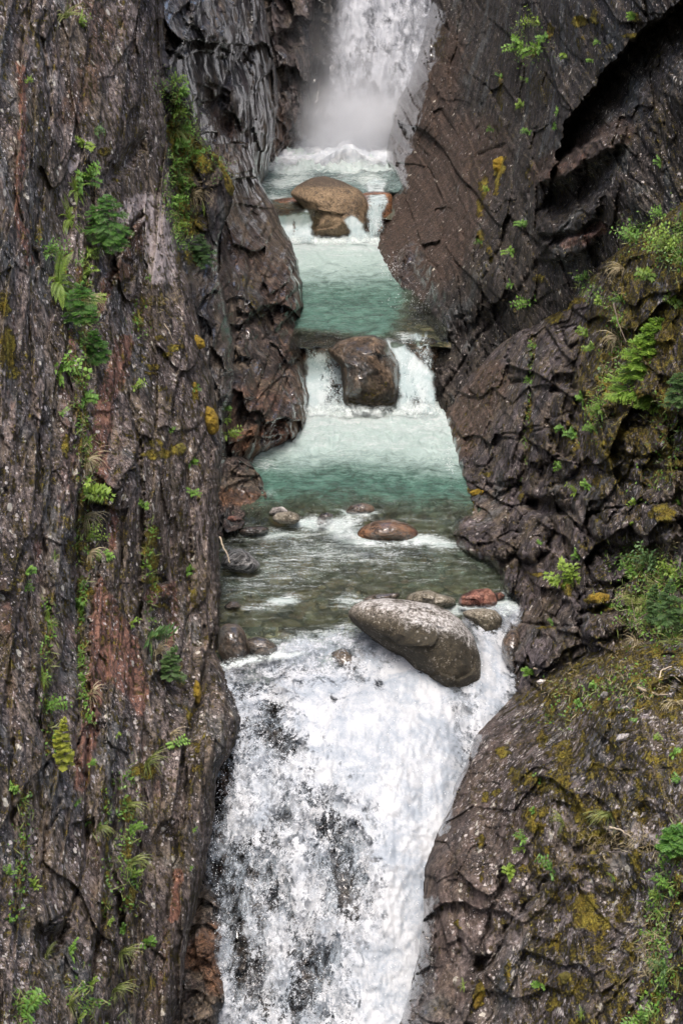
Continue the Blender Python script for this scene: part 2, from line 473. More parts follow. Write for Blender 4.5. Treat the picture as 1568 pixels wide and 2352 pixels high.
# --- the near left wall
L1 = Cliff('left_cliff', -1,
    [(372, -60), (378, 0), (374, 100), (370, 200), (384, 300), (388, 400), (400, 520), (412, 590), (436, 650), (452, 720), (470, 800), (492, 880), (502, 960),
     (510, 1040), (504, 1120), (500, 1180), (503, 1260), (507, 1330), (505, 1420), (502, 1500), (518, 1550), (540, 1600), (556, 1650), (548, 1690), (530, 1735), (500, 1770),
     (494, 1840), (484, 1930), (466, 2020), (448, 2100), (430, 2160), (424, 2240), (414, 2300), (396, 2352), (380, 2400)],
    [(-100, 0, 41), (-100, 1176, 37), (-100, 2352, 31), (120, 0, 46), (120, 600, 43), (120, 1176, 41), (120, 1800, 37.5), (120, 2352, 34), (250, 300, 48), (260, 800, 46), (260, 1300, 44), (260, 1900, 41),
     (250, 2352, 38), (375, 0, 54), (385, 400, 53), (440, 700, 52), (500, 1000, 51), (505, 1300, 49.5), (505, 1500, 48), (552, 1650, 46.3), (490, 1850, 44.5), (440, 2120, 42.5), (395, 2352, 41), (400, 1100, 47), (400, 1600, 44.8)],
    round_=(34, 1.6), seed=11)
L1.relief(strike=-4, amps=(1.1, .60, .26, .14, .04), stretch=6.0, slab=.7, lean=.14)
L1.A['rust'] += np.clip(.31 + .36 * fbm(L1.X / 50., L1.Y / 170., 4, .55, 211), 0, .6)
L1.A['pale'] += np.clip((.16 + .4 * fbm(L1.X / 60., L1.Y / 130., 4, .6, 212)) * smooth(1500, 700, L1.Y), 0, .6)
L1.A['brown'] += np.clip(.2 + .3 * fbm(L1.X / 60., L1.Y / 200., 3, .6, 213), 0, .6)
L1.paint('moss', [(200, 600), (190, 640), (198, 720), (192, 820), (186, 900), (195, 1010), (200, 1120), (190, 1250), (200, 1300)], 20, .62)
L1.paint('moss', [(190, 1330), (186, 1450), (190, 1560), (200, 1660)], 12, .62)
L1.paint('moss', [(104, 1380), (110, 1440), (100, 1560), (112, 1640), (118, 1720)], 16, .6)
L1.paint('moss', [(60, 1820), (50, 2000), (40, 2100)], 14, .6)
L1.paint('moss', [(240, 1800), (250, 1990), (240, 2100)], 10, .62)
# long open joints
for p, w, d in (([(100, -40), (95, 100), (115, 200), (118, 330), (100, 420), (85, 520), (80, 620), (85, 720)], 5, .6),
                ([(76, 564), (68, 744), (72, 852), (83, 942), (95, 1100), (100, 1180)], 4, .5),
                ([(152, 860), (168, 900), (180, 953), (182, 1000), (173, 1032), (170, 1120)], 4, .5),
                ([(295, 905), (306, 950), (313, 985), (319, 1061), (300, 1080)], 3.5, .5),
                ([(119, 1129), (104, 1237), (119, 1345), (108, 1420)], 5, .5),
                ([(180, 1129), (176, 1237), (187, 1453), (180, 1597), (176, 1755)], 6, .65),
                ([(328, 1150), (328, 1201), (326, 1309), (319, 1417), (345, 1489), (356, 1543), (382, 1597)], 5, .6),
                ([(230, 1503), (248, 1543), (252, 1633), (259, 1755), (258, 1850)], 3.5, .45),
                ([(65, 1309), (72, 1489), (86, 1633), (108, 1755), (97, 1801), (94, 1909)], 5, .5),
                ([(410, 1219), (421, 1291), (439, 1363), (432, 1417), (436, 1500)], 4, .45),
                ([(470, 1440), (466, 1560), (455, 1620), (440, 1700)], 6, .5),
                ([(443, 1000), (428, 1060), (430, 1100), (440, 1180)], 4, .55),
                ([(137, 1837), (108, 1927), (97, 1999), (104, 2071), (115, 2121)], 6, .8),
                ([(115, 2121), (150, 2100), (187, 2035), (198, 1945), (202, 1765), (205, 1700)], 6, .8),
                ([(277, 1783), (252, 1981), (281, 2053), (277, 2143)], 6, .7),
                ([(320, 1891), (324, 1999), (318, 2143), (300, 2230)], 6, .7),
                ([(432, 1765), (425, 1873), (396, 2017), (382, 2143), (346, 2233), (338, 2290)], 4, .5),
                ([(30, 1700), (26, 1850), (40, 2000), (30, 2200)], 5, .5),
                ([(240, 2100), (215, 2200), (200, 2352)], 8, .8),
                ([(285, 1260), (272, 1330), (300, 1440)], 3, .4)):
    L1.groove(p, w, d)
# slabs that overlap one another
L1.step([(227, 1305), (266, 1381), (317, 1471), (335, 1525), (360, 1640)], .55, 120)
L1.step([(216, 1640), (202, 1543), (205, 1435), (227, 1309)], .5, 90)
L1.step([(252, 640), (285, 800), (300, 930), (313, 1000), (319, 1090)], .4, 90)
L1.step([(319, 1417), (328, 1300), (330, 1150), (322, 1000)], .45, 80)
L1.step([(505, 1000), (470, 1110), (445, 1190), (440, 1330)], -.35, 60)
L1.step([(300, 1080), (270, 1130), (245, 1112)], .5, 70)
# the leaning overhang block and its dark underside
L1.poly([(340, 282), (300, 322), (262, 362), (222, 402), (222, 440), (236, 450), (258, 430), (300, 400), (332, 360), (345, 320)], -.75, 22)
L1.step([(222, 402), (262, 362), (300, 322), (340, 282)], 0, 40)
L1.poly([(328, 478), (300, 512), (268, 560), (250, 612), (248, 650), (226, 700), (240, 690), (262, 650), (268, 620), (282, 570), (310, 524), (330, 500)], -.8, 10)
L1.poly([(282, 570), (300, 528), (330, 505), (334, 556), (326, 590), (300, 600), (274, 590)], .35, 10)
L1.poly([(262, 610), (280, 590), (312, 628), (290, 650), (268, 660)], .35, 8)
L1.poly([(290, 650), (314, 628), (326, 640), (320, 680), (282, 676)], .2, 8)
# deep pockets, lower left
L1.poly([(78, 2110), (115, 2125), (160, 2100), (170, 2130), (150, 2180), (130, 2225), (90, 2215), (72, 2160)], -1.2, 30)
L1.poly([(262, 2040), (285, 2050), (290, 2140), (272, 2150), (258, 2110)], -.9, 16)
L1.poly([(60, 1480), (100, 1500), (97, 1560), (70, 1600), (58, 1540)], .3, 14)
L1.poly([(110, 1300), (140, 1340), (120, 1400), (95, 1380)], .25, 10)
L1.poly([(370, 1345), (392, 1340), (394, 1378), (344, 1398), (338, 1392), (350, 1360)], .35, 8)
L1.poly([(340, 1310), (380, 1318), (390, 1335), (360, 1350), (338, 1345)], -.3, 8)
# colours of the stone
L1.paint('rust', [(227, 1308), (250, 1350), (266, 1381), (300, 1440), (317, 1471), (335, 1525), (345, 1600), (330, 1650), (290, 1600), (250, 1560), (216, 1640), (202, 1543), (205, 1435), (212, 1380)], val=1.)
L1.paint('rust', [(150, 900), (160, 1040), (150, 1200)], 26, .5)
L1.paint('rust', [(380, 1180), (385, 1330), (370, 1460)], 26, .42)
L1.paint('rust', [(216, 1560), (212, 1660), (195, 1740), (185, 1800)], 24, .75)
L1.paint('rust', [(300, 1560), (300, 1700), (280, 1800)], 40, .42)
L1.paint('rust', [(48, 150), (55, 260), (50, 340), (44, 420), (42, 500), (60, 560), (68, 600)], 9, 1.3)
L1.paint('rust', [(285, 790), (272, 850), (240, 920), (228, 1010), (222, 1100)], 28, .85)
L1.paint('rust', [(250, 840), (245, 1000), (250, 1090)], 40, .45)
L1.paint('rust', [(255, 628), (240, 680), (215, 720)], 16, .7)
L1.paint('rust', [(185, 620), (190, 690), (200, 740)], 10, .7)
L1.paint('rust', [(163, 760), (170, 800), (165, 840)], 10, .7)
L1.paint('rust', [(88, 1720), (150, 1760), (165, 1690)], 16, .5)
L1.paint('rust', [(410, 2000), (405, 2060), (400, 2110)], 12, .8)
L1.paint('rust', [(385, 2150), (375, 2250), (350, 2330)], 22, .5)
L1.paint('rust', [(345, 1370), (385, 1355)], 16, .9)
L1.paint('rust', [(398, 1340), (400, 1430), (392, 1480)], 10, .7)
L1.paint('rust', [(85, 1250), (88, 1330)], 14, .6)
L1.paint('rust', [(258, 1160), (262, 1200), (258, 1260)], 10, .8)
L1.paint('brown', [(180, 0), (240, 60), (200, 200), (160, 260)], 40, .6)
L1.paint('brown', [(282, 570), (300, 528), (330, 505), (334, 556), (326, 590), (300, 600), (274, 590)], val=.9)
L1.paint('brown', [(262, 610), (280, 590), (312, 628), (290, 650), (268, 660)], val=.8)
L1.paint('brown', [(0, 1330), (20, 1500), (40, 1700)], 20, .5)
L1.paint('pale', [(300, 450), (330, 440), (370, 440), (395, 520), (415, 600), (400, 660), (345, 650), (330, 560), (320, 500), (280, 520), (262, 500)], val=.95, soft=24)
L1.paint('pale', [(345, 280), (365, 330), (370, 420)], 20, .45)
L1.paint('pale', [(10, 60), (30, 300), (20, 500)], 40, .42)
L1.paint('pale', [(120, 20), (150, 200), (150, 330)], 34, .38)
L1.paint('pale', [(280, 20), (330, 150), (330, 260)], 44, .40)
L1.paint('pale', [(200, 700), (230, 800), (220, 880)], 20, .4)
L1.paint('pale', [(120, 1180), (150, 1300)], 30, .3)
L1.paint('pale', [(300, 720), (290, 820)], 16, .4)
L1.paint('pale', [(180, 320), (210, 330), (170, 380)], 16, .6)
L1.A['lichen'] = .52 + .34 * fbm(L1.X / 90., L1.Y / 90., 3, .5, 5)
L1.paint('lichen', [(240, 440), (300, 470), (380, 560), (420, 640), (380, 680), (300, 660), (240, 600)], val=1., soft=30)
L1.paint('lichen', [(260, 690), (290, 740), (300, 800), (400, 820), (410, 860)], 26, .9)
L1.paint('lichen', [(40, 1900), (50, 2050), (40, 2200)], 45, .95)
L1.paint('lichen', [(260, 1650), (320, 1700), (300, 1800), (240, 1760)], 60, .9)
L1.paint('lichen', [(450, 1660), (460, 1720)], 40, .95)
L1.paint('lichen', [(180, 1960), (170, 2040)], 26, .95)
L1.paint('lichen', [(210, 10), (300, 120), (360, 200)], 60, .7)
L1.paint('lichen', [(480, 1140), (488, 1180)], 12, 1.)
for x, y, rx, ry, v in ((364, 776, 14, 8, .9), (400, 800, 22, 12, .9), (385, 815, 16, 9, .9), (350, 840, 22, 8, .9), (340, 856, 18, 8, .9), (375, 892, 18, 8, .8), (325, 790, 10, 6, .8),
                        (446, 905, 9, 26, 1.), (360, 1045, 42, 12, 1.), (405, 1032, 22, 18, .8), (350, 1020, 30, 14, .7), (12, 700, 14, 40, .9), (20, 800, 22, 60, .95), (30, 860, 22, 20, .8),
                        (150, 1030, 12, 34, .9), (155, 1010, 10, 20, .9), (350, 1235, 18, 34, 1.), (352, 1290, 14, 22, 1.), (340, 1270, 20, 40, .8), (350, 1330, 22, 12, .9), (360, 1352, 16, 10, .9), (365, 1392, 22, 8, .9),
                        (448, 1375, 10, 30, .8), (362, 1450, 14, 30, .75), (318, 736, 16, 34, .8), (345, 690, 60, 18, .62), (330, 1770, 38, 22, .9), (290, 1860, 22, 40, .85), (295, 1950, 16, 40, .8), (302, 2060, 14, 30, .9),
                        (452, 1585, 10, 22, 1.), (432, 1650, 8, 26, 1.), (456, 1720, 8, 12, 1.), (242, 350, 20, 12, .9), (235, 290, 26, 34, .5), (155, 1200, 22, 24, .7), (165, 1270, 16, 34, .7), (205, 1360, 16, 14, .8),
                        (100, 1390, 12, 12, .7), (378, 640, 14, 10, .5), (410, 590, 14, 60, .6), (395, 1200, 10, 14, .6), (300, 2130, 12, 26, .6), (250, 2230, 30, 22, .55), (305, 2260, 16, 30, .6), (150, 2250, 22, 18, .6), (385, 1130, 30, 20, .4), (40, 1700, 20, 40, .5)):
    L1.blob('moss', x, y, rx, ry, v, h=.06)
L1.A['moss'] = np.maximum(L1.A['moss'], .37 + .22 * fbm(L1.X / 60., L1.Y / 110., 3, .5, 8))
L1.A['wet'] = np.maximum(L1.A['wet'], .12 * smooth(380, 520, L1.X))
L1.build(M_left)

# --- the mossy rib right behind the near wall, and the wet dark wall above the stream
L2 = Cliff('upper_left_cliff', -1,
    [(604, -60), (606, 0), (618, 80), (636, 170), (640, 240), (632, 300), (622, 360), (612, 410), (600, 444), (600, 520), (640, 640), (640, 800)],
    [(350, 0, 66), (350, 600, 63), (450, 0, 72), (450, 400, 70), (470, 700, 68), (560, 200, 82), (615, 60, 90), (638, 240, 91), (604, 440, 91.5), (540, 500, 84), (600, 700, 92)],
    y1=820, round_=(28, 2.2), xfar=330, seed=21)
L2.relief(strike=-10, amps=(1.6, 1.1, .45, .25, .04), size=1.5, stretch=2.6, slab=.45, lean=.6)
L2.groove([(470, 180), (520, 230), (560, 300), (575, 380), (590, 440)], 7, 1.2)
L2.groove([(560, 0), (575, 90), (560, 140), (500, 130)], 6, 1.0)
L2.poly([(440, 190), (480, 185), (520, 220), (545, 290), (530, 330), (490, 300), (455, 250)], -1.6, 26)
L2.poly([(425, 0), (470, -20), (560, -20), (565, 60), (540, 110), (470, 90), (430, 60)], .9, 20)
L2.A['wet'] += .30
L2.paint('pale', [(600, 140), (600, 220)], 30, .3)
L2.paint('brown', [(500, 280), (560, 330), (600, 400)], 40, .5)
L2.build(M_wet)

LR = Cliff('mossy_rock_rib', -1,
    [(372, 60), (382, 120), (395, 170), (420, 190), (440, 240), (452, 300), (500, 360), (522, 392), (540, 430), (530, 480), (505, 540), (500, 620), (520, 700), (540, 800), (540, 900), (520, 980), (525, 1060), (520, 1200)],
    [(340, 60, 57), (340, 1200, 56), (400, 200, 58), (440, 300, 60), (520, 400, 63), (500, 560, 61), (440, 700, 58), (520, 900, 59), (515, 1150, 57.5)],
    y0=60, y1=1210, above=None, round_=(30, 1.8), xfar=320, seed=27)
LR.relief(strike=-10, amps=(.8, .6, .35, .25, .06), stretch=2.4)
LR.groove([(470, 420), (500, 380), (480, 360)], 6, .8)
LR.paint('moss', [(392, 175), (420, 215), (435, 270), (470, 330), (500, 370), (470, 400), (430, 430), (440, 480), (480, 500), (470, 540), (420, 560), (400, 520), (390, 400), (385, 300)], val=.78, soft=24)
LR.paint('moss', [(500, 355), (520, 385), (535, 440)], 15, 1.)
LR.paint('moss', [(395, 300), (430, 330), (470, 380)], 26, .9)
LR.paint('moss', [(430, 580), (450, 600)], 22, .6)
LR.A['wet'] += .5 * smooth(480, 640, LR.Y)
LR.build(M_wet)

# --- the big wet buttress standing in the stream
LT = Cliff('wet_buttress', -1,
    [(575, 330), (596, 420), (618, 452), (640, 500), (668, 555), (684, 600), (692, 650), (698, 710), (704, 770), (714, 830), (714, 880), (710, 930), (704, 975), (694, 1008), (668, 1028), (634, 1044), (606, 1056), (590, 1120), (590, 1200)],
    [(470, 400, 66), (520, 420, 68), (570, 430, 74), (610, 470, 76), (680, 620, 72), (700, 720, 70), (713, 850, 67.4), (706, 970, 64.6), (690, 1012, 63.6), (606, 1055, 61.8), (540, 1050, 60.2), (530, 800, 62), (560, 620, 66), (470, 800, 58), (470, 1100, 58), (590, 1190, 62.5)],
    y0=330, y1=1200, above=None, round_=(46, 3.2), xfar=440, seed=31)
LT.relief(strike=-28, amps=(.5, .42, .34, .20, .04), size=1.5, stretch=2.4, slab=.5, lean=.9)
LT.groove([(560, 540), (575, 620), (560, 760), (590, 880), (600, 1010), (596, 1060)], 6, .9)
LT.groove([(575, 700), (640, 800), (680, 960), (690, 1000)], 5, .7)
LT.groove([(520, 560), (550, 640), (545, 740), (525, 860), (515, 950)], 7, 1.0)
LT.poly([(560, 715), (580, 760), (572, 860), (552, 870), (540, 800)], .4, 10)
LT.paint('brown', [(560, 560), (640, 640), (680, 800), (690, 900), (600, 900), (540, 960), (530, 1040), (620, 1060), (700, 980)], 60, .48)
LT.paint('brown', [(530, 1000), (600, 960), (690, 960), (690, 1010), (600, 1056), (520, 1045)], val=.85, soft=20)
LT.paint('rust', [(560, 900), (620, 930), (660, 900)], 30, .5)
LT.paint('rust', [(600, 985), (640, 960), (680, 990), (672, 1030), (610, 1052), (598, 1020)], val=.9, soft=14)
LT.paint('rust', [(535, 900), (540, 1000)], 16, .5)
LT.paint('pale', [(560, 850), (580, 960), (585, 1010)], 14, .3)
LT.A['wet'] += .35
LT.paint('moss', [(565, 640), (600, 740)], 10, .45)
LT.build(M_tower)

LB = Cliff('waterside_rock', -1,
    [(500, 1040), (530, 1038), (560, 1050), (580, 1070), (600, 1095), (612, 1118), (632, 1140), (640, 1165), (625, 1185), (600, 1200), (600, 1260)],
    [(480, 1040, 58), (530, 1040, 59.2), (600, 1100, 59.0), (630, 1150, 58.2), (480, 1200, 56.0), (560, 1160, 57.6), (600, 1240, 58)],
    y0=1036, y1=1250, above=None, round_=(50, 1.6), xfar=470, seed=33, jag=(6, 4))
LB.relief(strike=-20, amps=(.5, .55, .35, .2, .06), stretch=1.6)
LB.paint('brown', [(520, 1140), (600, 1150)], 26, .7)
LB.A['wet'] += .25
LB.build(M_tower)

# --- back of the gorge
LC = Cliff('spray_wet_cliff', -1,
    [(724, -60), (722, 0), (720, 80), (718, 150), (710, 210), (712, 265), (708, 300), (702, 328), (680, 338), (654, 350), (648, 362), (650, 380), (650, 480)],
    [(560, 0, 97), (560, 400, 95.5), (640, 150, 98.5), (720, 60, 103), (705, 320, 102.2), (650, 360, 99), (620, 370, 96.5), (700, 470, 104)],
    y1=470, round_=(30, 3), xfar=540, seed=41)
LC.relief(strike=6, amps=(1.4, 1.0, .6, .5, .1), size=1.6, stretch=2.2)
LC.groove([(640, 240), (650, 300), (652, 360)], 5, 1.)
LC.poly([(640, 60), (690, 70), (700, 100), (670, 130), (630, 110)], -1.8, 16)
LC.paint('pale', [(610, 20), (690, 30)], 34, .34)
LC.paint('pale', [(630, 160), (650, 200)], 20, .3)
LC.paint('brown', [(630, 300), (700, 310)], 50, .7)
LC.A['wet'] += .2
LC.build(M_backl)

LD = Cliff('back_cliff', -1, [(1080, -60), (1080, 420)],
    [(620, 0, 108), (800, 0, 106.5), (1040, 0, 107), (620, 400, 107), (1040, 400, 106), (800, 200, 106)],
    y1=420, round_=(5, 0), xfar=600, seed=43, step=3.5)
LD.relief(strike=4, amps=(1.6, 1.2, .5, .4, .1), size=1.8, stretch=2.4)
LD.A['wet'] += .3
LD.build(M_bed)

# --- upper right wall
R1 = Cliff('upper_right_cliff', 1,
    [(1000, -60), (990, 0), (976, 70), (958, 130), (940, 185), (915, 225), (900, 270), (892, 320), (884, 370), (890, 420), (880, 460), (866, 510), (860, 560), (862, 600), (884, 640), (905, 670),
     (930, 695), (960, 715), (984, 745), (990, 800), (985, 850), (992, 900), (1000, 940), (1010, 1000), (1030, 1100)],
    [(990, 0, 96), (930, 200, 96), (888, 370, 95), (890, 420, 92.5), (866, 510, 87.5), (862, 600, 80.5), (905, 670, 75.6), (984, 745, 71), (990, 850, 68.2), (1010, 1000, 68), (1100, 0, 88), (1100, 300, 80), (1050, 600, 71), (1120, 800, 66),
     (1250, 0, 66), (1250, 350, 62), (1240, 650, 61), (1400, 0, 55), (1400, 350, 53.5), (1400, 600, 54), (1568, 0, 49), (1568, 300, 49.5), (1568, 600, 50), (1250, 1000, 61)],
    y1=1090, round_=(30, 2.6), seed=51, jag=(7, 3))
R1.relief(strike=24, amps=(1.3, .6, .30, .26, .07), size=1.25, stretch=3.2, slab=.5, lean=.2)
R1.step([(1288, 322), (1300, 276), (1340, 225), (1412, 130), (1470, 70), (1545, 15)], -3.0, 170, cut=4)
R1.hollow([(1290, 318), (1300, 276), (1340, 225), (1412, 130), (1470, 70), (1545, 15)][::-1], 2.6, 150)
R1.poly([(1244, 395), (1275, 360), (1330, 330), (1400, 296), (1440, 290), (1434, 338), (1400, 352), (1350, 378), (1310, 410), (1250, 425), (1232, 420)], 2.3, 14)
R1.step([(1545, 20), (1490, 150), (1440, 262), (1425, 350), (1385, 430), (1310, 500)], -.6, 90)
R1.poly([(1250, 425), (1310, 412), (1350, 380), (1430, 345), (1400, 420), (1350, 480), (1290, 500), (1230, 490)], -2.0, 30)
R1.poly([(1235, 500), (1290, 505), (1360, 470), (1385, 440), (1378, 500), (1340, 530), (1260, 545), (1235, 535)], 1.2, 12)
R1.poly([(1240, 560), (1300, 545), (1390, 515), (1375, 560), (1300, 600), (1230, 600)], 1.1, 12)
for p, w, d in (([(1208, 60), (1196, 150), (1180, 260), (1160, 330), (1090, 230 + 130)], 6, .9), ([(1110, 240), (1085, 330), (1075, 420), (1065, 540), (1050, 640)], 6, .9),
                ([(1230, 300), (1215, 420), (1205, 540)], 7, 1.), ([(1060, 0), (1040, 120), (1000, 240), (960, 340)], 5, .6), ([(1310, 500), (1240, 600), (1160, 700), (1080, 800), (1020, 900)], 8, 1.2),
                ([(1180, 470), (1150, 560), (1110, 640), (1100, 720)], 6, .9), ([(960, 540), (940, 620)], 6, .7)):
    R1.groove(p, w, d)
R1.poly([(1000, 760), (1080, 700), (1160, 700), (1120, 780), (1060, 880), (1010, 930), (990, 860)], -.9, 50)
R1.paint('brown', [(985, 130), (930, 330), (890, 500), (900, 640), (1000, 560), (1080, 350)], 110, .8)
R1.paint('brown', [(1240, 400), (1340, 340), (1430, 300)], 40, .8)
R1.paint('rust', [(1300, 560), (1380, 525)], 20, .6)
R1.paint('pale', [(1250, 400), (1300, 372), (1370, 340), (1430, 315)], 22, .42)  # light on the ledge block's top face, painted into the rock colour
R1.paint('rust', [(1260, 400), (1340, 360)], 16, .5)
R1.paint('pale', [(1380, 260), (1500, 140), (1560, 60)], 30, .25)
R1.paint('pale', [(1095, 280), (1090, 320)], 7, .9)
R1.paint('wet', [(985, 40), (930, 260), (900, 360), (900, 420)], 34, .9)
R1.paint('wet', [(940, 600), (980, 690), (1000, 740)], 40, .5)
R1.paint('moss', [(1135, 370), (1165, 362), (1160, 395), (1135, 410)], val=1.1, soft=6)
R1.paint('moss', [(1145, 400), (1140, 440)], 10, .9)
for x, y, rx, ry, v in ((1110, 430, 8, 40, .85), (1100, 480, 10, 26, .8), (1105, 550, 9, 24, .8), (1125, 585, 8, 30, .7), (1332, 50, 22, 16, 1.), (1365, 40, 12, 20, .9), (1262, 70, 12, 20, .9), (1225, 125, 14, 12, .9), (1455, 40, 22, 14, .8),
                        (1445, 80, 22, 10, .8), (1395, 110, 16, 12, .7), (1150, 210, 10, 60, .6), (1140, 300, 10, 40, .5), (1240, 200, 40, 50, .5), (1215, 400, 8, 40, .6), (1240, 640, 20, 12, .8), (1330, 100, 16, 20, .6), (1010, 100, 20, 60, .42)):
    R1.blob('moss', x, y, rx, ry, v, h=.05)
R1.A['pale'] += np.clip(.02 + .35 * fbm(R1.X / 50., R1.Y / 120., 4, .6, 241), 0, .4)
R1.A['lichen'] = .12 + .15 * fbm(R1.X / 90., R1.Y / 90., 3, .5, 5) + .2 * smooth(1200, 1500, R1.X)
R1.A['moss'] = np.maximum(R1.A['moss'], (.26 + .2 * fbm(R1.X / 60., R1.Y / 110., 3, .5, 8)) * smooth(1000, 1120, R1.X))
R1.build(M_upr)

# --- middle right wall with its broken blocks
R2 = Cliff('right_cliff', 1,
    [(1620, 430), (1570, 462), (1500, 512), (1430, 566), (1370, 612), (1330, 660), (1290, 706), (1240, 735), (1190, 760), (1140, 796), (1100, 840), (1050, 885), (1006, 935), (1008, 960), (1020, 1000), (1034, 1040), (1046, 1090), (1042, 1140),
     (1034, 1190), (1026, 1235), (1034, 1262), (1070, 1282), (1122, 1300), (1140, 1318), (1146, 1350), (1164, 1372), (1180, 1390), (1180, 1410), (1160, 1432), (1150, 1460), (1152, 1490), (1166, 1530), (1176, 1570), (1180, 1620), (1180, 1800)][::1],
    [(1568, 470, 46), (1430, 566, 52), (1330, 660, 57), (1240, 735, 60), (1140, 796, 63), (1006, 935, 67.3), (1020, 1000, 64.5), (1046, 1090, 60.6), (1034, 1190, 57.3), (1030, 1255, 55.4), (1130, 1300, 53.4), (1180, 1400, 50.6), (1155, 1460, 49.4), (1176, 1570, 47.8),
     (1180, 1800, 46), (1120, 1000, 60), (1150, 1150, 56.5), (1250, 900, 55), (1250, 1150, 52.5), (1280, 1400, 47), (1400, 700, 51), (1400, 1000, 48), (1400, 1300, 45.5), (1568, 700, 45), (1568, 1000, 43.5), (1568, 1300, 42), (1568, 1600, 41), (1400, 1500, 43.6), (1300, 1600, 45)],
    y0=440, y1=1800, above=None, round_=(30, 2.2), seed=61, jag=(5, 3))
for (pa, qa, ra, yy) in ((0, 0, 0, 0),):
    amp = 1 + .55 * smooth(1200, 1260, R2.X) * smooth(820, 900, R2.Y)
    R2.relief(strike=14, amps=(.7, .62, .32, .2, .06), stretch=1.9, mask=amp, slab=.4)
    R2.A['rust'] += np.clip(.12 + .3 * fbm(R2.X / 60., R2.Y / 90., 4, .6, 221), 0, .4)
    R2.A['pale'] += np.clip((.2 + .4 * fbm(R2.X / 60., R2.Y / 60., 4, .6, 222)) * smooth(1250, 1400, R2.X), 0, .6)
sm = smooth(20, 60, sdf(R2.X, R2.Y, [(1252, 1291), (1183, 1381), (1176, 1428), (1313, 1439), (1300, 1284)]))
for p, w, d in (([(1227, 762), (1220, 888), (1205, 978), (1209, 1068), (1176, 1158), (1150, 1250)], 9, 1.1), ([(1255, 840), (1262, 900), (1320, 895)], 10, 1.2), ([(1262, 1000), (1275, 1040), (1240, 1090)], 10, 1.3),
                ([(1205, 1160), (1260, 1150), (1310, 1180)], 10, 1.5), ([(1020, 880 + 70), (1080, 860), (1140, 800)], 4, .4), ([(1170, 884), (1200, 870)], 5, .7), ([(1300, 1284), (1330, 1400), (1320, 1450)], 8, 1.),
                ([(1345, 1348), (1400, 1350), (1440, 1330)], 8, 1.3), ([(1176, 1428), (1240, 1436), (1313, 1439)], 4, .6), ([(1320, 1440), (1380, 1410), (1440, 1396)], 6, .9), ([(1410, 1255), (1480, 1262), (1560, 1240)], 6, .9),
                ([(1300, 1150), (1345, 1230), (1350, 1290)], 8, 1.2), ([(1380, 1030), (1460, 1075), (1560, 1080)], 6, .8), ([(1400, 1090), (1480, 1120)], 6, .8), ([(1360, 700), (1340, 800), (1330, 900), (1300, 1000)], 6, .8),
                ([(1110, 1000), (1180, 1010)], 3, .35), ([(1090, 1110), (1180, 1120)], 4, .5), ([(1060, 1180), (1140, 1190)], 4, .4), ([(1420, 760), (1400, 900), (1420, 1000)], 4, .5)):
    R2.groove(p, w, d)
R2.poly([(1205, 1147), (1262, 1140), (1300, 1160), (1310, 1190), (1250, 1185), (1210, 1175)], -1.3, 16)
R2.poly([(1262, 860), (1320, 850), (1325, 900), (1290, 905), (1262, 900)], -1.2, 16)
for pts, h in (([(1190, 1200), (1215, 1178), (1262, 1180), (1270, 1220), (1258, 1268), (1225, 1296), (1195, 1290), (1180, 1260)], 1.1), ([(1142, 1240), (1170, 1220), (1195, 1226), (1184, 1270), (1160, 1290), (1140, 1280)], .8),
               ([(1350, 1300), (1362, 1276), (1400, 1266), (1440, 1270), (1452, 1290), (1440, 1330), (1400, 1346), (1362, 1336)], .9), ([(1340, 1190), (1380, 1170), (1470, 1155), (1560, 1160), (1568, 1240), (1480, 1260), (1410, 1255), (1360, 1230)], .9),
               ([(1326, 1420), (1360, 1400), (1420, 1396), (1440, 1440), (1400, 1468), (1340, 1470)], .7), ([(1326, 1385), (1350, 1350), (1400, 1366), (1380, 1396), (1330, 1410)], .5),
               ([(1380, 970), (1450, 940), (1540, 960), (1540, 1030), (1470, 1050), (1400, 1030)], .6), ([(1362, 1180), (1400, 1150), (1420, 1170), (1390, 1200)], .4), ([(1270, 1060), (1310, 1040), (1330, 1080), (1290, 1110)], .6),
               ([(1255, 1120), (1290, 1110), (1300, 1140), (1262, 1145)], .5), ([(1262, 960), (1310, 945), (1320, 990), (1280, 1000)], .6), ([(1230, 990), (1262, 980), (1270, 1060), (1235, 1080)], .4),
               ([(1176, 762), (1216, 756), (1218, 870), (1172, 882), (1165, 830)], .5), ([(1140, 1142), (1190, 1110), (1205, 1060), (1200, 1000), (1150, 1000), (1110, 1090)], .5), ([(1288, 756), (1325, 745), (1330, 790), (1300, 795)], .6)):
    R2.bulge(pts, h)
R2.paint('brown', [(1010, 950), (1060, 1010), (1090, 940), (1130, 870)], 50, .8)
R2.paint('brown', [(1030, 1230), (1060, 1270), (1130, 1290)], 24, .6)
R2.paint('brown', [(1190, 1420), (1250, 1330), (1290, 1300)], 60, .45)
R2.paint('wet', [(1006, 940), (1040, 1040), (1050, 1130), (1035, 1240), (1130, 1295), (1180, 1400), (1160, 1500)], 24, .7)
R2.paint('pale', [(1150, 1030), (1130, 1100), (1100, 1180)], 40, .22)
R2.A['lichen'] = .2 + .2 * fbm(R2.X / 70., R2.Y / 70., 3, .5, 15) + .45 * smooth(1330, 1450, R2.X)
mz = smooth(1300, 1420, R2.X + .3 * (R2.Y - 700)) * smooth(1180, 1000, R2.Y)
R2.A['moss'] = np.maximum(R2.A['moss'], .30 + .24 * fbm(R2.X / 50., R2.Y / 80., 3, .5, 8) + .24 * mz + .12 * smooth(1300, 1400, R2.X))
